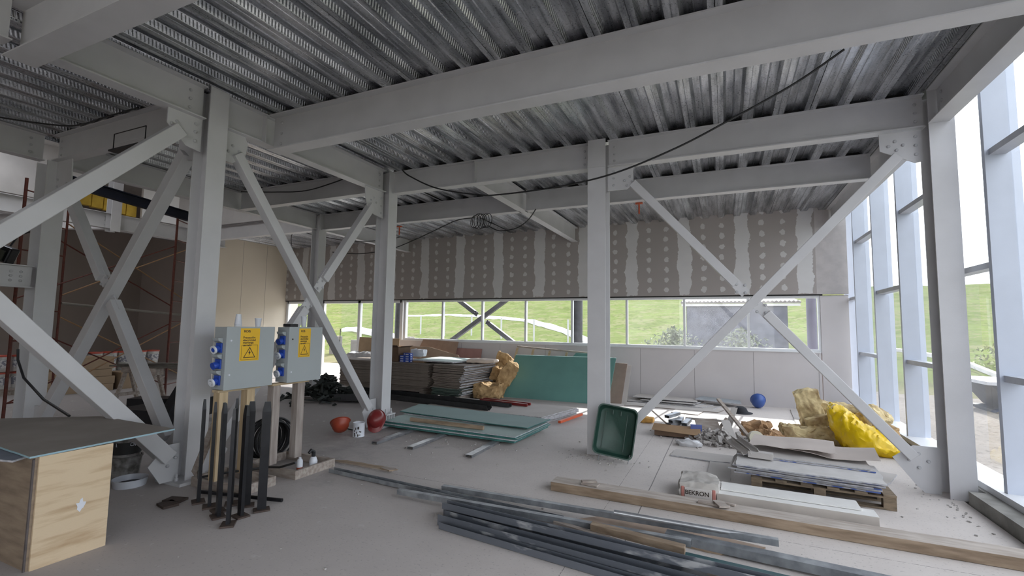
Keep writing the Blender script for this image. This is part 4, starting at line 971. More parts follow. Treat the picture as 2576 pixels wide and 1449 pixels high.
fs = [(i*n+k, i*n+(k+1)%n, (i+1)*n+(k+1)%n, (i+1)*n+k) for i in range(len(rings)-1) for k in range(n)]; fs.append(tuple(range((len(rings)-1)*n, len(rings)*n)))
mb.add(vs, fs)
# outer skin
rings = [[(x_, y_, dz) for x_, y_ in rrect(.50*s_, .62*s_, .07)] for s_, dz in ((1.0,0),(.975,-.004),(.91,-.06),(.87,-.09))]
vs = [p for g_ in rings for p in g_]; fs = [(i*n+(k+1)%n, i*n+k, (i+1)*n+k, (i+1)*n+(k+1)%n) for i in range(len(rings)-1) for k in range(n)]; fs.append(tuple(reversed(range((len(rings)-1)*n, len(rings)*n))))
mb.add(vs, fs)
for x_ in (-.15, .12): mb.box((x_, 0, -.078), (.008, .46, .012))
for x_ in (-.06, .04): mb.box((x_, .225, -.055), (.012, .05, .02))
TR = RZ(.10) @ RX(math.radians(78)) @ RZ(-.13)
for p in mb.v: q = TR @ p; p.x, p.y, p.z = q.x-1.275, q.y+6.05, q.z+.365
mb.build('tray_shell', GREENT, t, smooth=True)
for x_ in (-1.47,-1.10): MB().tube([(x_+.01,6.03,.10),(x_,6.0,.05),(x_-.01,5.99,.004)], .007, 6).build('wire_foot', GALV, t)

# ---------------------------------------------------------------- pallet with board pile
PALW = mat('old_pallet_wood', (.25,.19,.13), .9, 0, .4, 5, .2, 70, col2=(.13,.10,.07), stretch=(1.5,7,7))
t = empty('wooden_pallet', (.25,5.6,0), 'grey wooden pallet under the broken plasterboard pile', 'pallet')
A = .035
def prc(u, v_, z): c, s_ = math.cos(-A), math.sin(-A); return (.22+c*u-s_*v_, 5.62+s_*u+c*v_, z)
for v0 in (.0,.24,.48):
    mb = MB(); mb.box(prc(.6, v0+.05, .011), (1.2,.09,.018), RZ(-A)); mb.build('bottom_board', PALW, t)
    for u0 in (.05,.60,1.15): MB().box(prc(u0, v0+.05, .062), (.10,.09,.084), RZ(-A)).build('block', PALW, t)
    MB().box(prc(.6, v0+.05, .114), (1.2,.09,.018), RZ(-A)).build('stringer', PALW, t)
for i in range(6): MB().box(prc(.05+i*.22, .29, .133), (.10,.60,.018), RZ(-A)).build('deck_board', PALW, t)
rnd = random.Random(5)
for k in range(7):
    q = rnd.uniform(-.06,.04); a = rnd.uniform(-.03,.05)
    sheet([(.06+q,5.66+a),(1.30+q,5.55+a),(1.36+q,6.28),(.16+q,6.40)], .144+k*.0135, .0125, BOARDW, 'plasterboard_sheet', ORD[k]+' plasterboard sheet up from the pallet boards in the right-hand pile', 'board', 'sheets on the pallet', BLUETAPE if k % 2 == 0 else TORN, .008, 500+k)
sheet([(.08,5.60),(1.34,5.50),(1.40,6.20),(.10,6.32)], .2395, .0125, mat('dust_white_board', (.60,.58,.57), .9), 'plasterboard_sheet', 'dusty white sheet with frayed front edge on the pallet pile', 'board', None, TORN, .012, 520)
sheet([(.45,5.95),(1.34,5.88),(1.36,6.45),(.25,6.55)], .255, .012, BOARDW, 'plasterboard_sheet', 'short sheet with blue tape edge, second from top on the pallet', 'board', None, BLUETAPE, .006, 521)
sheet([(.10,5.98),(1.30,5.90),(1.36,6.50),(.20,6.62)], .270, .012, BOARDW, 'plasterboard_sheet', 'sheet just under the two warped covers on the pallet', 'board', None, TORN, .006, 522)
def warped(x0, y0, x1, y1, z, m_, label, seed, up=.05, th=.004, cut=None):
    nx, ny = 14, 8; vs = []
    for j in range(ny+1):
        for i in range(nx+1):
            u, v_ = i/nx, j/ny; xx = x0+(x1-x0)*u+.10*v_; yy = y0+(y1-y0)*v_-.12*u*(1-v_*.5)
            if j == 0: yy += noise.noise(Vector((u*5, seed, 0)))*.06
            zz = z+up*(math.sin(u*5+seed)*.25+ (u-.5)**2*.6)+up*.8*(1-v_)*abs(noise.noise(Vector((u*2.2, seed*3, 0))))
            vs.append((xx, yy, zz))
    n_ = nx+1; m0 = len(vs); vs += [(a, b, c-th) for a, b, c in vs]
    fs = [(j*n_+i, j*n_+i+1, (j+1)*n_+i+1, (j+1)*n_+i) for j in range(ny) for i in range(nx)]
    fs += [(m0+j*n_+i, m0+(j+1)*n_+i, m0+(j+1)*n_+i+1, m0+j*n_+i+1) for j in range(ny) for i in range(nx)]
    for i in range(nx): fs.append((i, m0+i, m0+i+1, i+1)); q = ny*n_; fs.append((q+i, q+i+1, m0+q+i+1, m0+q+i))
    for j in range(ny): fs.append((j*n_, (j+1)*n_, m0+(j+1)*n_, m0+j*n_)); fs.append((j*n_+nx, m0+j*n_+nx, m0+(j+1)*n_+nx, (j+1)*n_+nx))
    return tag(MB().add(vs, fs).build('warped_sheet', m_, smooth=True), label, 'board')
WARP = mat('warped_paper_board', (.52,.455,.42), .9, 0, .1, 2)
warped(.62, 6.15, 1.42, 6.75, .325, WARP, 'warped sheet curling at the right end of the pallet pile', 2.0, .06)
warped(.22, 6.20, 1.05, 6.85, .345, WARP, 'warped sheet with ragged front edge topping the pallet pile', 4.3, .05)
# bent channel offcuts on the left end of the pile
for k, (p0, p1, lb) in enumerate((((.02,6.55,.30),(.20,5.92,.30),'left bent pale strip on the pallet pile'),((.10,6.45,.33),(.28,5.90,.315),'right bent pale strip on the pallet pile'))):
    chan(p0, p1, .09, .04, BOARDW, 'bent_strip', lb, 'strip', tk=.004, roll=.5)
tag(MB().box((.33,5.93,.30), (.24,.10,.06), RZ(-.1)).build('plaster_block', BOARDW), 'pale block at the front left of the pallet pile', 'block')
sheet([(1.30,6.05),(1.62,6.55),(1.78,6.95),(1.50,7.05),(1.2,6.6)], .002, .014, BOARDW, 'plasterboard_sheet', 'floor sheet poking out right of the pallet', 'board', None, TORN, .004, 530)
sheet([(-.68,6.62),(-.20,6.56),(.1,6.60),(.1,6.95),(-.64,6.98)], .002, .014, BOARDW, 'plasterboard_sheet', 'floor sheet left of the pallet, nearest the debris heap', 'board', None, TORN, .003, 531)
sheet([(-.22,5.75),(.02,5.72),(.04,6.55),(-.20,6.55)], .002, .012, BOARDW, 'plasterboard_sheet', 'narrow floor sheet left of the pallet, reaching to the sack', 'board', None, TORN, .003, 532)
# foam slabs
def topped(c, d, R, name, side, top, label, cat, bv=.004):
    mb = MB().box(c, d, R); mb.m[1] = 1
    return tag(mb.build(name, [side, top], bevel=bv), label, cat)
t = topped((.53,5.14,.049), (1.26,.19,.095), RZ(-.02), 'foam_slab', FOAMEDGE, WHITEFOAM, 'front white foam slab lying along the long timber', 'foam slab')
t = topped((.48,5.34,.050), (1.16,.19,.097), RZ(-.02), 'foam_slab', FOAMEDGE, WHITEFOAM, 'rear white foam slab beside the pallet', 'foam slab')
tag(MB().box((.50,5.27,.106), (1.12,.24,.012), RZ(-.03)).build('foam_sheet', WHITEFOAM), 'thin white sheet lying on the two foam slabs', 'foam sheet')
# cement sack
t = empty('cement_sack', (-.26,5.25,0), 'dusty cement sack with red trim and black lettering by the long timber', 'sack')
mb = floorit(rough((-.265,5.29,.082), (.36,.46,.165), RZ(.03), 6, .022, (20,9,5), 6, rnd_=.35)); mb.build('sack_body', BAGP, t, smooth=True)
MB().box((-.265,5.045,.068), (.245,.012,.095), None).build('printed_panel', mat('sack_white_panel', (.58,.55,.53), .8), t, bevel=.004)
for x_ in (-.405,-.125): MB().box((x_,5.055,.07), (.03,.02,.10), None).build('red_trim', mat('faded_red_print', (.48,.20,.17), .8), t, bevel=.006)
text(t, 'BEKRON', (-.385,5.038,.055), .056, RYM, INK, bold=.0012)
# long timber and scraps
DUSTT = mat('dust_covered_timber', (.50,.45,.41), .95, 0, .2, 3, .1, 70, col2=(.36,.31,.27), stretch=(1.2,7,7))
t = topped((.13,4.79,.046), (4.0,.20,.088), None, 'long_timber', TIMB, DUSTT, 'long rough timber beam lying across the floor to the glass wall', 'timber')
t.rotation_euler.z = -.02; t.location = (.36, 4.74, .002)
for c_, d_, a, lb in (((-1.25,4.75,.101),(.17,.07,.016),-.1,'lower wood scrap on the left end of the long timber'),((-1.27,4.78,.118),(.15,.06,.014),.5,'upper wood scrap on the left end of the long timber'),
        ((-.12,4.72,.101),(.26,.05,.018),-.12,'flat wood scrap in front of the cement sack'),((-.06,4.70,.118),(.09,.15,.016),.4,'wood scrap crossing another in front of the cement sack'),((-.02,4.80,.101),(.16,.035,.016),-.3,'small wood sliver on the long timber by the foam')):
    tag(MB().box(c_, d_, RZ(a)).build('wood_scrap', TIMBG, bevel=.002), lb, 'wood scrap')
# ---------------------------------------------------------------- steel channels pile in the foreground
chan((-4.05,4.16,.002), (-1.27,3.92,.03), .075, .04, GALVD, 'steel_channel', 'long thin grey channel reaching farthest left on the open floor', 'channel')
chan((-2.62,4.21,.005), (.33,4.09,.085), .05, .045, GALVD, 'steel_channel', 'grey channel lying over the foreground pile from upper left', 'channel', flip=True)
chan((-2.9,3.86,.03), (-.25,3.78,.09), .05, .045, GALVD, 'steel_channel', 'grey channel crossing the middle of the foreground pile', 'channel', flip=True)
for k, (p0, p1, w_, h_, m_, lb, fl_) in enumerate((
  ((-2.26,3.70,.004),(.95,3.42,.004),.09,.09,SPLASH,'rear splashed channel in the foreground bundle',True),
  ((-2.22,3.60,.10),(.9,3.36,.10),.07,.05,SPLASH,'upper splashed channel with pale plaster lumps',False),
  ((-2.20,3.52,.004),(.8,3.22,.004),.10,.085,SPLASH,'middle splashed channel in the foreground bundle',False),
  ((-2.15,3.44,.004),(.7,3.10,.004),.06,.05,SPLASH,'front splashed channel in the foreground bundle',False),
  ((-.45,4.02,.01),(2.1,3.78,.03),.09,.06,GALVD,'grey channel running off at lower right behind the teal strip',True),
  ((-.3,3.72,.004),(1.9,3.5,.02),.08,.05,mat('teal_painted_steel',(.03,.09,.10),.5),'dark teal channel at the lower right of the pile',True))):
    chan(p0, p1, w_, h_, m_, 'steel_channel', lb, 'channel', flip=fl_)
tag(MB().tube([(-.85,3.98,.16),(.32,4.14,.10)], .02, 10).build('steel_pipe', GALV, smooth=True), 'thin bright pipe lying over the foreground pile', 'pipe')
sheet([(-1.25,4.02),(-.05,3.94),(.25,4.20),(-.9,4.36)], .002, .012, mat('plywood_offcut', (.44,.33,.26), .85, 0, .25, 5), 'plywood_offcut', 'thin plywood offcut under the far side of the foreground pile', 'board', None, TIMB, .01, 600)
tag(MB().sweep([(-.035,0),(.035,0),(.035,.05),(-.035,.05)], (-.98,3.76,.085), (-.28,3.62,.10), (0,1,0), (0,0,1)).build('timber_batten', TIMB, bevel=.003), 'short brown batten resting across the foreground pile', 'batten')
tag(MB().sweep([(-.025,0),(.025,0),(.025,.03),(-.025,.03)], (-1.3,3.80,.055), (.15,3.42,.055), (0,1,0), (0,0,1)).build('timber_batten', TIMBG, bevel=.003), 'second batten under the short brown one, running to lower right', 'batten')
# flat plank left of the channels
sheet([(-4.40,4.46),(-4.2,4.55),(-3.46,4.55),(-3.44,4.44)], .002, .012, TIMB, 'thin_plank', 'thin plank with splintered end right of the stands', 'plank', None, TIMBG, .008, 610)
sheet([(-3.62,4.46),(-3.46,4.42),(-3.40,4.50),(-3.6,4.53)], .016, .010, TIMBG, 'thin_plank', 'little plank piece on the splintered plank end', 'plank', None, TIMB, .004, 611)

# ================================================================ debris, glass wool, background
# cardboard box full of offcuts and the rubble heap
t = empty('debris_carton', (-.75,7.75,0), 'flattened brown carton holding metal stud offcuts at the left of the debris heap', 'box')
MB().bx(-1.02,-.42,7.72,8.25,.02,.10).build('carton_body', CARDD, t)
MB().poly([(-1.06,7.70,.10),(-.36,7.66,.08),(-.36,7.80,.16),(-1.04,7.84,.17)], (0,.006,.006)).build('flap', CARD, t)
rnd = random.Random(21)
for k, (x_, y_, z_, a, l_, lb) in enumerate(((-.86,7.95,.27,.15,.30,'top metal stud offcut on the carton'),(-.80,7.90,.21,.05,.22,'metal stud offcut under the top one on the carton'),(-.68,7.92,.215,.6,.24,'tilted metal stud offcut at the middle of the carton'),
        (-.82,7.86,.165,-.05,.24,'lowest metal stud offcut at the carton front'),(-.60,7.92,.18,.5,.30,'metal stud offcut at the right of the carton'))):
    d = Vector((math.cos(a+.9), math.sin(a+.9), .08))
    p0 = Vector((x_, y_, z_)); U = d.cross(Vector((0,0,1))).normalized(); V = U.cross(d).normalized(); w_, h_, tk = .085, .045, .004
    sec = [(-w_/2,-h_/2),(w_/2,-h_/2),(w_/2,h_/2),(-w_/2,h_/2)]
    mb = MB()
    for (a0,a1,b0,b1) in ((-w_/2,w_/2,-h_/2,-h_/2+tk),(-w_/2,w_/2,h_/2-tk,h_/2),(-w_/2,-w_/2+tk,-h_/2,h_/2),(w_/2-tk,w_/2,-h_/2,h_/2)):
        mb.sweep([(a0,b0),(a1,b0),(a1,b1),(a0,b1)], p0-d*.0, p0+d*l_, U, V)
    tag(mb.build('stud_offcut', GALV), lb, 'metal offcut')
def stick(p0, p1, w_, h_, m_, name, label, cat, group=None):
    p0, p1 = Vector(p0), Vector(p1); d = (p1-p0).normalized(); U = d.cross(Vector((0,0,1))).normalized(); V = U.cross(d).normalized()
    return tag(MB().sweep([(-w_/2,-h_/2),(w_/2,-h_/2),(w_/2,h_/2),(-w_/2,h_/2)], p0, p1, U, V).build(name, m_), label, cat, group)
stick((-1.12,8.0,.36),(-.86,8.02,.14),.03,.02,TIMBG,'wood_scrap','thin stick poking up left of the debris carton','wood scrap')
stick((-.12,8.55,.52),(.28,7.95,.10),.055,.03,TIMBG,'wood_scrap','longest dusty stick leaning up out of the debris heap','wood scrap')
stick((.0,8.10,.30),(-.22,7.60,.03),.04,.02,TIMBG,'wood_scrap','leaning stick at the left middle of the debris heap','wood scrap')
stick((.12,8.55,.40),(.02,8.1,.15),.09,.012,BOARDW,'board_scrap','pale board scrap sticking up at the top of the debris heap','board scrap')
stick((-.02,8.0,.28),(.10,7.42,.03),.12,.012,BOARDW,'board_scrap','broad pale strip sloping down the front of the debris heap','board scrap')
stick((-.62,8.6,.16),(.10,8.3,.22),.05,.03,BOARDW,'board_scrap','long pale strip along the back of the debris heap','board scrap')
sheet(rect(-.28,8.25,.34,.30,.2), .15, .012, TIMBG, 'board_scrap', 'brown square board scrap tilted in the debris heap', 'board scrap', None, None, 0, 1, (0,.35))
tag(MB().box((-.42,7.80,.17),(.16,.03,.09),RZ(.1)).build('small_carton', mat('blue_print_carton',(.12,.16,.42),.7)), 'small blue printed carton in the debris heap', 'box')
mbp = MB().lathe([(.10,0),(.10,.09),(.095,.09),(.0,.085)], (0,0,0), None, 18)
for p in mbp.v: q = RX(1.35) @ RY(.3) @ p; p.x,p.y,p.z = q.x+.36, q.y+7.80, q.z+.10
tag(mbp.build('cream_tub', mat('cream_plastic',(.62,.58,.47),.5), smooth=True), 'cream round tub lying in front of the debris heap', 'tub')
for k,(c_,lb) in enumerate((((.40,8.25,.17),'upper crumpled orange-brown paper at the right of the heap'),((.55,8.0,.08),'lower crumpled orange-brown paper at the right of the heap'))):
    tag(floorit(rough(c_, (.34,.24,.16), RZ(.5*k), 30+k, .07, (6,5,4), 7)).build('crumpled_paper', mat('kraft_paper',(.46,.28,.15),.9,0,.3,9,.4,30), smooth=False), lb, 'paper')
# rubble: plaster crumbs nobody could count
mb = MB(); rnd = random.Random(9)
for k in range(260):
    r_ = abs(rnd.gauss(0,.26)); a = rnd.uniform(0,2*PI); x_, y_ = -.05+r_*math.cos(a)*1.5, 7.75+r_*math.sin(a)*1.1
    hmax = max(0.0, .18-r_*.38); s_ = rnd.uniform(.012,.05)*(1.0 if hmax > .05 else .45)
    mb.box((x_, y_, s_*.3+rnd.uniform(0,hmax)), (s_*2.2, s_*rnd.uniform(.5,1.6), s_*.6), Matrix.Rotation(rnd.uniform(0,3), 3, Vector((rnd.uniform(-1,1),rnd.uniform(-1,1),1)).normalized()))
tag(mb.build('plaster_rubble', mat('plaster_rubble_grey',(.48,.45,.43),.95,0,.35,12)), 'loose pale plaster rubble heaped on the floor beyond the sack', 'rubble', kind='stuff')
tag(floorit(rough((-.50,7.35,.03),(.34,.2,.06),RZ(.2),40,.04,(7,5,3),8)).build('plastic_film', CLEARPL, smooth=True), 'crumpled clear plastic wrap on the floor before the debris heap', 'plastic wrap')
mb = MB()
for k in range(330):
    z0 = rnd.random()
    if z0 < .30: x_, y_ = rnd.gauss(-1.5,.25), rnd.gauss(6.1,.15)
    elif z0 < .5: x_, y_ = rnd.gauss(2.0,.12), rnd.gauss(6.0,.35)
    elif z0 < .7: x_, y_ = rnd.gauss(-3.6,.7), rnd.gauss(5.9,.15)
    else: x_, y_ = rnd.uniform(-4.0,1.7), rnd.uniform(2.2,8.8)
    if x_ > 2.05: continue
    s_ = rnd.uniform(.003,.011)
    mb.box((x_, y_, s_*.45), (s_*2, s_*1.4, s_), RZ(rnd.uniform(0,3)))
tag(mb.build('floor_crumbs', mat('crumb_grey',(.42,.40,.38),.95)), 'small plaster crumbs scattered over the concrete floor', 'crumbs', kind='stuff')

# glass wool and bags by the glass wall
for k, (c_, d_, R_, sd, lb, am, fr_) in enumerate((
  ((1.22,8.95,.40),(.34,.16,.62),RZ(.1)@RY(-.18),11,'upright tan glass wool batt with frayed top, left of the yellow bag',.03,6),
  ((1.30,8.75,.25),(.36,.12,.16),RZ(.1)@RY(-.35),12,'short tan batt lying across the foot of the upright batt',.03,6),
  ((1.20,8.65,.09),(.85,.45,.18),RZ(.0),13,'crumpled brown glass wool on the floor left of the yellow bag',.07,6),
  ((1.80,9.10,.40),(.95,.35,.16),RZ(-.25)@RY(.08),14,'long pale glass wool batt draped behind the yellow bag',.05,5),
  ((1.93,8.75,.30),(.34,.42,.40),RZ(-.5)@RY(.7),15,'tan glass wool batt right of the yellow bag, behind the brace',.05,5))):
    tag(floorit(rough(c_, d_, R_, sd, am, (22,7,6), fr_)).build('glass_wool', GWOOLY, smooth=True), lb, 'insulation')
tag(floorit(rough((1.98,8.15,.22),(.18,.30,.30),RZ(.6),16,.04,(18,6,6),6)).build('glass_wool', GWOOL, smooth=True), 'darker brown wool corner against the glass wall kerb', 'insulation')
def bagmesh():
    # one slumped sack: spine from the tall folded corner down to the flat right end
    sp = [((1.42,8.62,.50),.03,.05),((1.44,8.55,.45),.16,.12),((1.50,8.44,.31),.25,.25),((1.60,8.26,.23),.30,.24),((1.76,8.08,.16),.30,.18),((1.93,7.95,.12),.24,.14),((2.04,7.88,.07),.12,.08),((2.07,7.86,.05),.03,.03)]
    mb = MB(); vs = []; n = 44; L = []
    for i in range(len(sp)-1):
        for k in range(9):
            u = k/9; p = Vector(sp[i][0]).lerp(Vector(sp[i+1][0]), u); L.append((p, sp[i][1]+(sp[i+1][1]-sp[i][1])*u, sp[i][2]+(sp[i+1][2]-sp[i][2])*u))
    for p, a_, b_ in L:
        for k in range(n):
            t_ = 2*PI*k/n; q = p+Vector((.55,.84,0))*(a_*math.cos(t_)*.9)+Vector((0,0,1))*(b_*math.sin(t_))
            w_ = Vector((noise.noise(q*5), noise.noise(q*5+Vector((3,1,2))), noise.noise(q*5+Vector((8,4,1)))))*.035
            w_ += Vector((0,0,1))*((1-abs(noise.noise(q*11))*3)*.024)+Vector((noise.noise(q*16),noise.noise(q*16+Vector((2,2,2))),noise.noise(q*22)))*.020
            vs.append(q+w_)
    m_ = len(L); fs = [(i*n+k, i*n+(k+1)%n, (i+1)*n+(k+1)%n, (i+1)*n+k) for i in range(m_-1) for k in range(n)]
    fs += [tuple(reversed(range(n))), tuple(range((m_-1)*n, m_*n))]
    return mb.add(vs, fs)
mb = bagmesh()
tag(floorit(mb).build('yellow_bag', YPLAS, smooth=True), 'bright yellow plastic bag slumped on the tan glass wool', 'bag')
tag(floorit(rough((1.88,10.3,.14),(.75,.5,.28),RZ(.0),23,.06,(20,8,6),5, rnd_=.4)).build('black_bag', mat('black_plastic_film',(.018,.02,.03),.25,0,.2,8,.6,14), smooth=True), 'black plastic bag behind the tan batts near the corner', 'bag')

# red helmets and paint can at the second column
def helmet(x, y, m_, label, R, s_=1.0):
    t = empty('hard_hat', (x, y, 0), label, 'helmet')
    hp = [(0,.15),(.05,.145),(.095,.12),(.12,.075),(.13,.02),(.135,0),(.15,-.006),(.15,-.010),(.13,-.006),(.118,.02),(.10,.08),(.06,.12),(0,.138)]
    mb = MB().lathe(hp[::-1], n=24)
    for p in mb.v:
        p.y *= 1.18
        if p.z < .004 and p.y < -.10: p.y -= .045
        q = R @ (p*s_); p.x, p.y, p.z = q.x+x, q.y+y, q.z
    lo = min(p.z for p in mb.v)
    for p in mb.v: p.z += .003-lo
    mb.build('shell', m_, t, smooth=True)
    mb = MB(); mb.tube([(-.11,0,.01),(-.05,0,.085),(.0,0,.10),(.05,0,.085),(.11,0,.01)], .012, 6)
    for p in mb.v: q = R @ (p*s_); p.x, p.y, p.z = q.x+x, q.y+y, q.z+.003-lo
    mb.build('chin_strap', WHITEP if 'orange' in label else RUB, t, smooth=True); return t
helmet(-5.36, 5.64, REDH, 'orange-red hard hat lying upside down on the grimy floor', RZ(.9) @ RX(2.55))
helmet(-4.96, 5.98, REDD, 'dark red hard hat leaning behind the white paint can', RZ(.5) @ RX(1.0), .95)
t = empty('paint_can', (-4.98,5.62,0), 'white paint can with black dribbles at the second-left column foot', 'paint can')
MB().lathe([(.085,0),(.087,.004),(.084,.010),(.084,.19),(.087,.195),(.087,.202),(.080,.202),(.080,.16),(0,.16)], (-4.98,5.62,.001), n=24).build('can_body', WHITEP, t, smooth=True)
mb = MB(); rnd = random.Random(3)
for k in range(12):
    a = -1.2+rnd.uniform(-.75,.75); z_ = rnd.uniform(.02,.15); mb.box((-4.98+.0845*math.cos(a), 5.62+.0845*math.sin(a), z_), (.003,rnd.uniform(.008,.018),rnd.uniform(.012,.04)), RZ(a))
mb.build('paint_dribbles', INK, t)
MB().lathe([(.079,.165),(0,.165)], (-4.98,5.62,.001), n=20).build('dried_paint', mat('grey_paint',(.5,.5,.5),.6), t)
tag(MB().tube([(-5.45,5.90,.012),(-5.05,5.82,.012)], .011, 6).build('dark_rod', BLACKST), 'short dark rod on the floor behind the paint can', 'rod')

# dark offcut heap beyond the stands
mb = MB(); rnd = random.Random(13)
for k in range(230):
    r_ = abs(rnd.gauss(0,.42)); a = rnd.uniform(0,2*PI); x_, y_ = -8.0+r_*math.cos(a)*.95, 7.9+r_*math.sin(a)*.9
    hm = max(0, .55-r_*.62)
    mb.box((x_, y_, .03+rnd.uniform(0,hm)), (rnd.uniform(.08,.32), rnd.uniform(.03,.09), rnd.uniform(.01,.05)), Matrix.Rotation(rnd.uniform(0,3.1), 3, Vector((rnd.uniform(-.5,.5),rnd.uniform(-.5,.5),1)).normalized()))
tag(floorit(mb).build('dark_offcuts', mat('dark_green_black_scrap',(.022,.028,.025),.7,0,.5,20)), 'tangled heap of dark offcuts and netting on the floor beyond the stands', 'scrap heap', kind='stuff')
for k in range(7):
    z_ = .04+.04*(k//3); 
    chan((-7.55, 7.75+.10*(k%3), z_), (-6.85+.1*rnd.random(), 7.95+.10*(k%3)+rnd.uniform(-.1,.1), z_+.02), .08, .05, mat('dark_grey_offcut',(.07,.07,.075),.55,.3), 'channel_offcut', ('lower','upper','top')[k//3]+' layer dark grey channel offcut at the right end of the dark heap', 'metal offcut', 'dark channel offcuts beside the heap')

# ---------------------------------------------------------------- left background
def pail_(m_, lidm, label, group): return pail('paint_pail', 0, 0, 0, .15, .345, m_, label, group, lid=lidm, band=mat('printed_band', (.20,.20,.24), .6, 0, .5, 22, col2=(.55,.54,.54), thr=(.45,.5)))
LIDR = mat('red_pail_lid', (.40,.06,.035), .5)
LIDW = mat('white_pail_lid', (.62,.60,.58), .5)
src = {}
for tier in range(2):
    for k in range(11):
        nm = 'red-lidded paint pail in the '+('upper' if tier else 'lower')+' row against the brown wall'
        if tier == 1 and k == 10: key = 'r'
        key = (tier,)
        if key not in src: src[key] = c_ = pail_(mat('white_pail', (.50,.49,.47), .5, 0, .3, 9), LIDR, nm, ('upper' if tier else 'lower')+' row of paint pails')
        else: c_ = copy_tree(src[key])
        c_.location = (-14.4+random.uniform(-.03,.03), 4.62+k*.335, .14+tier*.365); c_.rotation_euler.z = random.uniform(0,6)
t = empty('long_pallet', (-14.4,4.5,0), 'low timber pallet under the rows of paint pails', 'pallet')
for x_ in (-14.52,-14.3): MB().bx(x_-.05,x_+.05,4.4,8.2,0,.11).build('bearer', TIMBG, t)
MB().bx(-14.62,-14.2,4.4,8.2,.112,.135).build('deck_board', TIMBG, t)
for k, (y0, y1, z0, z1, lb) in enumerate(((5.35,6.60,.0,.16,'lowest long brown carton before the paint pails'),(5.30,6.62,.165,.34,'second long brown carton from the floor before the pails'),(5.30,6.55,.345,.51,'third long brown carton from the floor before the pails'),(5.45,6.58,.515,.80,'top and deepest brown carton before the pails'),(6.75,7.3,.0,.40,'pale timber-coloured carton right of the carton stack'))):
    carton('brown_carton', -14.05, -13.4, y0, y1, z0, z1, mat('dim_cardboard',(.30,.215,.14),.9,0,.15,3), lb, flaps=False)
# sawhorse and dark steel lying about it
t = empty('sawhorse', (-10.6,5.45,0), 'dusty grey timber sawhorse between the left braces', 'sawhorse')
for (dx, dy) in ((-.0,-.22),(0,.22),(.9,-.22),(.9,.22)):
    MB().sweep([(-.04,-.02),(.04,-.02),(.04,.02),(-.04,.02)], (-10.6+dx+.0,5.45+dy,0), (-10.6+dx,5.45+dy*.2,.66), (1,0,0), (0,1,0)).build('leg', TIMBG, t)
MB().bx(-10.70,-9.6,5.38,5.52,.66,.78).build('top_beam', TIMBG, t)
MB().bx(-10.6,-10.55,5.25,5.65,.22,.28).build('cross_bar', TIMBG, t)
for k in range(5):
    tag(MB().box((-9.6+.15*k, 5.5+.09*k, .80+.028*(k%2)+.03*(k//2)), (2.2,.16,.025), RZ(.25+.05*k)).build('dusty_plank', mat('dark_dusty_plank',(.13,.115,.10),.9,0,.4,5)), ORD[k]+' dark plank from the bottom of the loose pile on the sawhorse', 'plank', 'planks on the sawhorse')
for k, (c_, d_, R_, lb) in enumerate((((-8.1,4.55,.18),(.9,.5,.28),RZ(.2),'black steel trough left of the front column, nearest the table'),((-8.6,5.1,.22),(1.2,.35,.30),RZ(.5),'long black steel trough beyond the table board'),((-7.6,4.7,.42),(.14,.5,.85),RX(-.5)@RZ(.3),'black flat bar leaning up behind the second left brace'))):
    tag(floorit(MB().box(c_, d_, R_)).build('black_trough', BLACKST, bevel=.004), lb, 'steel piece')
# red scaffold
t = empty('scaffold_tower', (-10.7,3.75,0), 'red scaffold tower left of the front column', 'scaffold'); r_ = .024
def ladder(x, y, dx, dy, zt, n):
    for s_ in (0, 1): MB().tube([(x+dx*s_, y+dy*s_, 0), (x+dx*s_, y+dy*s_, zt)], r_ if s_ == 0 else r_*.8, 8).build('upright', REDST, t)
    for k in range(n): z_ = .3+k*(zt-.5)/(n-1); MB().tube([(x,y,z_),(x+dx,y+dy,z_)], .013, 6).build('rung', REDST, t)
ladder(-10.55,3.72,-.35,.72,4.0,8); ladder(-11.0,6.38,-.42,.62,4.1,9)
for z0, z1 in ((.3,1.6),(1.6,.3),(2.0,3.3),(3.3,2.0)):
    MB().tube([(-10.55,3.74,z0),(-11.0,6.36,z1)], .012, 6).build('cross_brace', REDST, t); MB().tube([(-10.9,4.46,z0+.1),(-11.42,7.0,z1+.1)], .012, 6).build('cross_brace', mat('worn_brace',(.28,.16,.08),.7), t)
MB().tube([(-10.9,4.46,1.95),(-11.42,7.0,1.80)], .024, 8).build('guard_tube', mat('grey_tube',(.20,.18,.16),.7), t)
ladder(-9.35,2.75,-.35,.0,4.0,7)
t = empty('navy_beam', (-10.8,4.3,4.0), 'dark navy steel beam resting on the red scaffold top', 'beam'); t['kind'] = 'thing'
MB().sweep(isec(.12,.20,.02,.03), (-10.85,4.15,4.20), (-10.95,6.9,3.98), (1,0,0), (0,0,1)).build('beam_body', NAVY, t)
for y_ in (5.95,6.05): MB().bx(-10.95,-10.90,y_,y_+.03,4.1,4.26).build('clip', RUST, t)
batt_m = mat('yellow_batt', (.56,.36,.045), .9, 0, .2, 5)
for k in range(5):
    tag(MB().bx(-15.6,-15.45,6.5+k*.27,6.5+k*.27+.255,4.72-.02*k,5.5-.08*k).build('wool_batt', batt_m, bevel=.01), 'yellow insulation batt in the row high up at far left', 'insulation', 'yellow batts at far left')
mb = MB(); mb.bx(-15.4,-15.3,7.9,9.2,4.62,6.0); mb.bx(-15.8,-15.3,1.0,6.45,4.62,6.0)
struct(mb.build('wall_high_left', mat('white_bulkhead', (.60,.585,.58), .85, 0, .12, 2), origin=(0,0,0)))
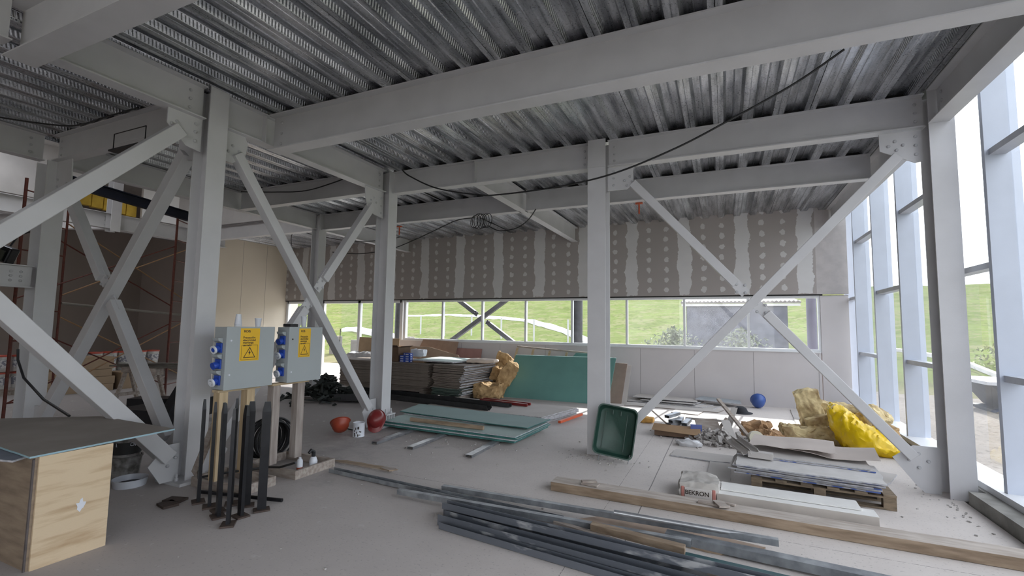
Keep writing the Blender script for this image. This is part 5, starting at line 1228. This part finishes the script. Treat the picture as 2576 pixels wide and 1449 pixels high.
# flood light on the near left brace, lamp frame
t = empty('flood_light', (-9.0,3.1,2.6), 'black flood light on the left steel near the mid-height beam', 'lamp')
MB().box((-9.05,3.02,2.56), (.30,.14,.22), RZ(.5)@RY(.35)).build('lamp_body', BLACKST, t, bevel=.02)
MB().box((-8.99,2.93,2.54), (.22,.012,.15), RZ(.5)@RY(.35)).build('lamp_glass', mat('dark_lens',(.03,.035,.03),.15), t)
MB().tube([(-9.1,3.1,2.65),(-9.15,3.2,2.85),(-8.85,3.25,2.9)], .012, 6).build('bracket', BLACKST, t)
t = empty('lamp_bracket', (-6.55,3.1,3.7), 'thin dark frame hanging behind the head of the near brace', 'frame')
MB().tube([(-6.75,3.12,3.70),(-6.75,3.12,3.92),(-6.1,3.12,3.92),(-6.1,3.12,3.70)], .006, 6).build('wire_frame', BLACKST, t)
MB().box((-6.45,3.12,3.70),(.60,.10,.02)).build('tray', BLACKST, t)
# cables overhead
def cable(pts, r_, label, n=8):
    P = [Vector(p) for p in pts]; out_ = []
    for i in range(len(P)-1):
        p0, p1, p2, p3 = P[max(i-1,0)], P[i], P[i+1], P[min(i+2,len(P)-1)]
        for k in range(n):
            u = k/n; out_.append(.5*((2*p1)+(p2-p0)*u+(2*p0-5*p1+4*p2-p3)*u*u+(3*p1-p0-3*p2+p3)*u**3))
    out_.append(P[-1]); return tag(MB().tube(out_, r_, 6).build('hanging_cable', RUB, smooth=True), label, 'cable')
cable([(-4.80,6.20,4.20),(-4.5,6.02,4.0),(-3.91,5.9,3.71),(-3.15,5.77,3.5),(-2.74,5.69,3.44),(-1.89,5.54,3.41),(-1.16,5.41,3.45),(-.44,5.28,3.61),(.14,5.17,3.81),(.66,5.07,4.01),(1.05,5.0,4.22)], .011, 'long black cable sagging in front of the middle column to the upper right')
mbx = []
cable([(-8.2,8.15,3.3),(-7.4,8.15,3.22),(-6.56,8.15,3.28),(-6.0,8.15,3.42),(-5.4,8.15,3.62),(-4.9,8.15,3.78),(-4.5,8.15,3.80)], .010, 'black cable curving from the second-left column up to the coil')
cable([(-4.2,8.15,3.62),(-3.95,8.15,3.50),(-3.6,8.15,3.52),(-3.35,8.15,3.66),(-3.19,8.15,3.86)], .010, 'black cable from the ceiling coil to the beam crossing')
cable([(-10.4,8.9,3.7),(-10.4,8.9,4.0),(-10.1,8.9,4.05),(-9.3,8.9,3.86),(-8.2,8.9,3.68),(-7.3,8.9,3.66),(-6.9,8.9,3.7)], .009, 'thin black cable hanging before the taped wall at left')
cable([(-8.1,2.5,4.12),(-7.7,2.7,4.06),(-7.3,2.95,4.05),(-6.8,3.05,4.12),(-6.4,3.18,4.22)], .010, 'black cable under the deck at the upper left edge')
cable([(-8.5,6.05,4.18),(-7.6,6.05,4.08),(-6.8,6.05,4.02),(-6.1,6.05,4.10),(-5.7,6.08,4.2)], .010, 'thin cable drooping in front of the beam right of the front column')
t = empty('ceiling_cable_coil', (-4.35,8.15,3.7), 'small coil of black cable hanging under the far beam', 'cable')
mb = MB()
for k in range(7):
    cx_ = -4.5+.05*k; rr = .09+.035*random.random()
    mb.tube([(cx_+rr*math.cos(a)*.8, 8.15+.02*math.sin(a+k), 3.72+rr*1.25*math.sin(a)) for a in [2*PI*q/18 for q in range(18)]], .007, 5, closed=True)
mb.build('cable_loops', RUB, t, smooth=True)
for (x_, y_, lb) in ((-6.6,8.55,'orange-red clamp hanging under the far beam at left'),(-1.33,8.42,'orange-red clamp hanging under the far beam right of the middle column')):
    t = empty('beam_clamp', (x_, y_, 3.86), lb, 'clamp'); m_ = mat('orange_red_paint', (.50,.09,.03), .5)
    MB().box((x_, y_-.05, 3.845), (.12,.05,.025)).build('jaw', m_, t); MB().tube([(x_,y_-.05,3.84),(x_,y_-.05,3.66)], .014, 8).build('screw', m_, t)

# ---------------------------------------------------------------- seen through the glass
for k, (x_, lb) in enumerate(((-9.49,'dark steel post outside the window by the glass doors'),(-3.63,'dark steel post outside the window beside the middle column'),(1.78,'dark purple-grey post at the right end of the window band'))):
    tag(MB().tube([(x_,12.4,-.1),(x_,12.4,4.2)], .15 if k < 2 else .10, 14).build('outside_post', DARKSTEEL if k < 2 else mat('purple_grey_post',(.13,.12,.17),.6), smooth=True), lb, 'post')
brace((-9.35,12.4,.0), (-3.75,12.4,3.75), (0,-1,0), .12, 'dark outside brace rising to the right beyond the window').children[0].data.materials[0] = DARKSTEEL
brace((-9.35,12.4,3.78), (-3.75,12.4,.03), (0,-1,0), .12, 'dark outside brace bolted at mid-length, falling to the right beyond the window', (3.1,3.7,.12))
for o_ in bpy.data.objects:
    if o_.type == 'MESH' and o_.parent and 'dark outside brace' in str(o_.parent.get('label', '')) : o_.data.materials[0] = DARKSTEEL
# shed
t = empty('shed', (0,23,0), 'dark corrugated shed on the slope beyond the window', 'shed'); SH = mat('shed_sheet', (.045,.045,.065), .7, 0, .4, 3, .2, 20, col2=(.085,.085,.115))
MB().bx(-1.55,2.40,22.6,25.5,.2,2.75).build('wall', SH, t)
RF = mat('corrugated_roof', (.16,.14,.13), .6, .3, .4, 8)
vs = []; n = 120
for i in range(n+1):
    x_ = -1.75+4.6*i/n; dz = .025*math.sin(i*1.57); vs += [(x_,22.2,2.86+dz),(x_,25.9,3.25+dz),(x_,22.2,2.77),(x_,25.9,3.1)]
MB().add(vs, [q for i in range(n) for q in ((4*i,4*i+4,4*i+5,4*i+1),(4*i+2,4*i+6,4*i+4,4*i),(4*i+3,4*i+7,4*i+6,4*i+2))]).build('roof', RF, t)
MB().bx(-1.5,2.35,22.3,22.61,.3,2.66).build('front_wall', SH, t)
MB().bx(-1.72,2.82,22.22,22.26,2.66,2.76).build('fascia', mat('pale_fascia',(.45,.43,.43),.7), t)
# concrete channel on the slope, fence posts, barrels
CH = mat('pale_concrete_channel', (.62,.60,.60), .9, 0, .15, 4)
def strip(pts, w_, name, label, cat, m_, h_=.12):
    mb = MB(); P = []
    for i in range(len(pts)-1):
        (x0,y0),(x1,y1) = pts[i], pts[i+1]; n = max(2, int(math.hypot(x1-x0,y1-y0)/.6))
        P += [(x0+(x1-x0)*k/n, y0+(y1-y0)*k/n) for k in range(n)]
    P.append(pts[-1]); vs = []
    for x_, y_ in P: vs += [(x_, y_, gh(x_,y_)-.1), (x_, y_, gh(x_,y_)+h_), (x_, y_+w_, gh(x_,y_+w_)+h_), (x_, y_+w_, gh(x_,y_+w_)-.1)]
    fs = []
    for i in range(len(P)-1):
        for a in range(3): fs.append((4*i+a, 4*i+4+a, 4*i+5+a, 4*i+1+a))
    return tag(mb.add(vs, fs).build(name, m_), label, cat)
strip([(-27,35.5),(-18,33),(-12.5,30.5),(-9,27),(-6,22.5)], 1.0, 'drain_channel', 'pale concrete drain channel running down the grass slope', 'channel', CH)
strip([(-24,25),(-17,22.5),(-13,20.5),(-10,18.2)], .5, 'retaining_edge', 'pale retaining edge on the slope beyond the glass doors', 'edging', CH, .25)
WOODP = mat('weathered_post', (.16,.15,.14), .9)
for k, (x_, y_) in enumerate(((-17.5,25),(-15.5,24.6),(-13.4,24.2),(-11.3,23.8),(-9.2,23.4),(-7.2,23.0),(-5.2,22.6))):
    tag(MB().tube([(x_,y_,gh(x_,y_)-.1),(x_,y_,gh(x_,y_)+1.15)], .045, 6).build('fence_post', mat('pale_fence_post',(.42,.42,.42),.9)), 'slim pale fence post standing on the slope behind the window', 'post', 'slope fence posts')
for k, (x_, y_, w_, h_, lb) in enumerate(((-14.2,19.2,.55,.9,'dark square bin on the slope seen through the leftmost window pane'),(-15.9,17.6,.45,.9,'grey marker block beyond the middle glass door'),(-18.2,18.6,.5,.9,'dark marker block beyond the left glass door'))):
    z_ = gh(x_, y_); tag(MB().bx(x_-w_/2,x_+w_/2,y_-.2,y_+.2,z_-.1,z_+h_).build('marker_block', WOODP, bevel=.03), lb, 'block')
def bush(x, y, s_, name, label, n=60, m_=None):
    mb = MB(); z0 = gh(x, y); r = random.Random(int(x*31+y*7))
    for k in range(n):
        a = r.uniform(0,2*PI); rr = abs(r.gauss(0,.5))*s_; zz = r.uniform(.05,1)*s_*(1-.5*rr/s_ if rr < s_ else .4)
        L = r.uniform(.03,.085)*s_; c = Vector((x+rr*math.cos(a), y+rr*math.sin(a), z0+zz))
        q = Matrix.Rotation(r.uniform(0,6), 3, Vector((r.uniform(-1,1),r.uniform(-1,1),r.uniform(-1,1))).normalized())
        mb.add([c+q@Vector((-L,0,0)), c+q@Vector((0,-L*.4,0)), c+q@Vector((L,0,0)), c+q@Vector((0,L*.4,L*.2))], [(0,1,2,3)])
    ob = mb.build(name, m_ or mat('dull_leaves',(.10,.13,.06),.9,0,.4,3))
    return tag(ob, label, 'bush')
bush(-1.9,20.5,1.3,'shrub','grey-green scrubby bush on the slope left of the shed', 1300, mat('grey_green_leaves',(.17,.19,.13),.9,0,.4,3))
bush(.6,20.8,1.2,'shrub','scrubby bush in front of the shed wall', 800, mat('grey_green_leaves',(.17,.19,.13),.9))
for k, (x_, y_, s_, lb) in enumerate(((9.5,17.0,1.0,'low bush outside the glass wall, left of the second mullion'),(11.5,15.5,1.1,'low bush outside, seen just left of the right-hand column'),(12.5,12.5,1.2,'low bush outside, right of the right-hand column'),(8.3,19.5,1.2,'low bush outside near the far corner of the glass wall'))):
    bush(x_, y_, s_, 'shrub', lb, 1300, mat('straw_leaves',(.30,.31,.17),.9,0,.5,3))
for k, (x_, y_) in enumerate(((8.6,16.2),(9.6,13.8),(10.7,11.2))):
    tag(MB().tube([(x_,y_,gh(x_,y_)-.1),(x_+.05,y_,gh(x_,y_)+1.5)], .05, 6).build('fence_post', WOODP), 'dark timber fence post outside the glass wall', 'post', 'dark fence posts outside the glass wall')
strip([(6.0,24),(7.2,19),(8.6,14),(10.5,8),(12,2)], .7, 'kerb_edging', 'pale kerb strip at the far edge of the gravel yard', 'edging', CH, .12)
# skip / trailer outside
t = empty('skip_container', (5.9,14.6,0), 'black metal skip on the gravel outside, seen beside the near mullion', 'container')
BK = mat('black_skip_paint', (.035,.035,.04), .5, 0, .4, 8)
MB().poly([(5.2,13.6,.55),(8.2,13.6,.55),(7.8,13.6,-.0),(5.6,13.6,-.0)], (0,1.5,0)).build('skip_body', BK, t)
MB().bx(5.1,8.3,13.5,15.2,.55,.62).build('rim', mat('pale_rim',(.40,.40,.42),.6), t)
MB().bx(5.9,7.2,13.585,13.598,.33,.40).build('white_stripe', WHITEP, t)
MB().bx(5.3,8.0,13.7,15.0,-.15,.0).build('skid', BK, t)
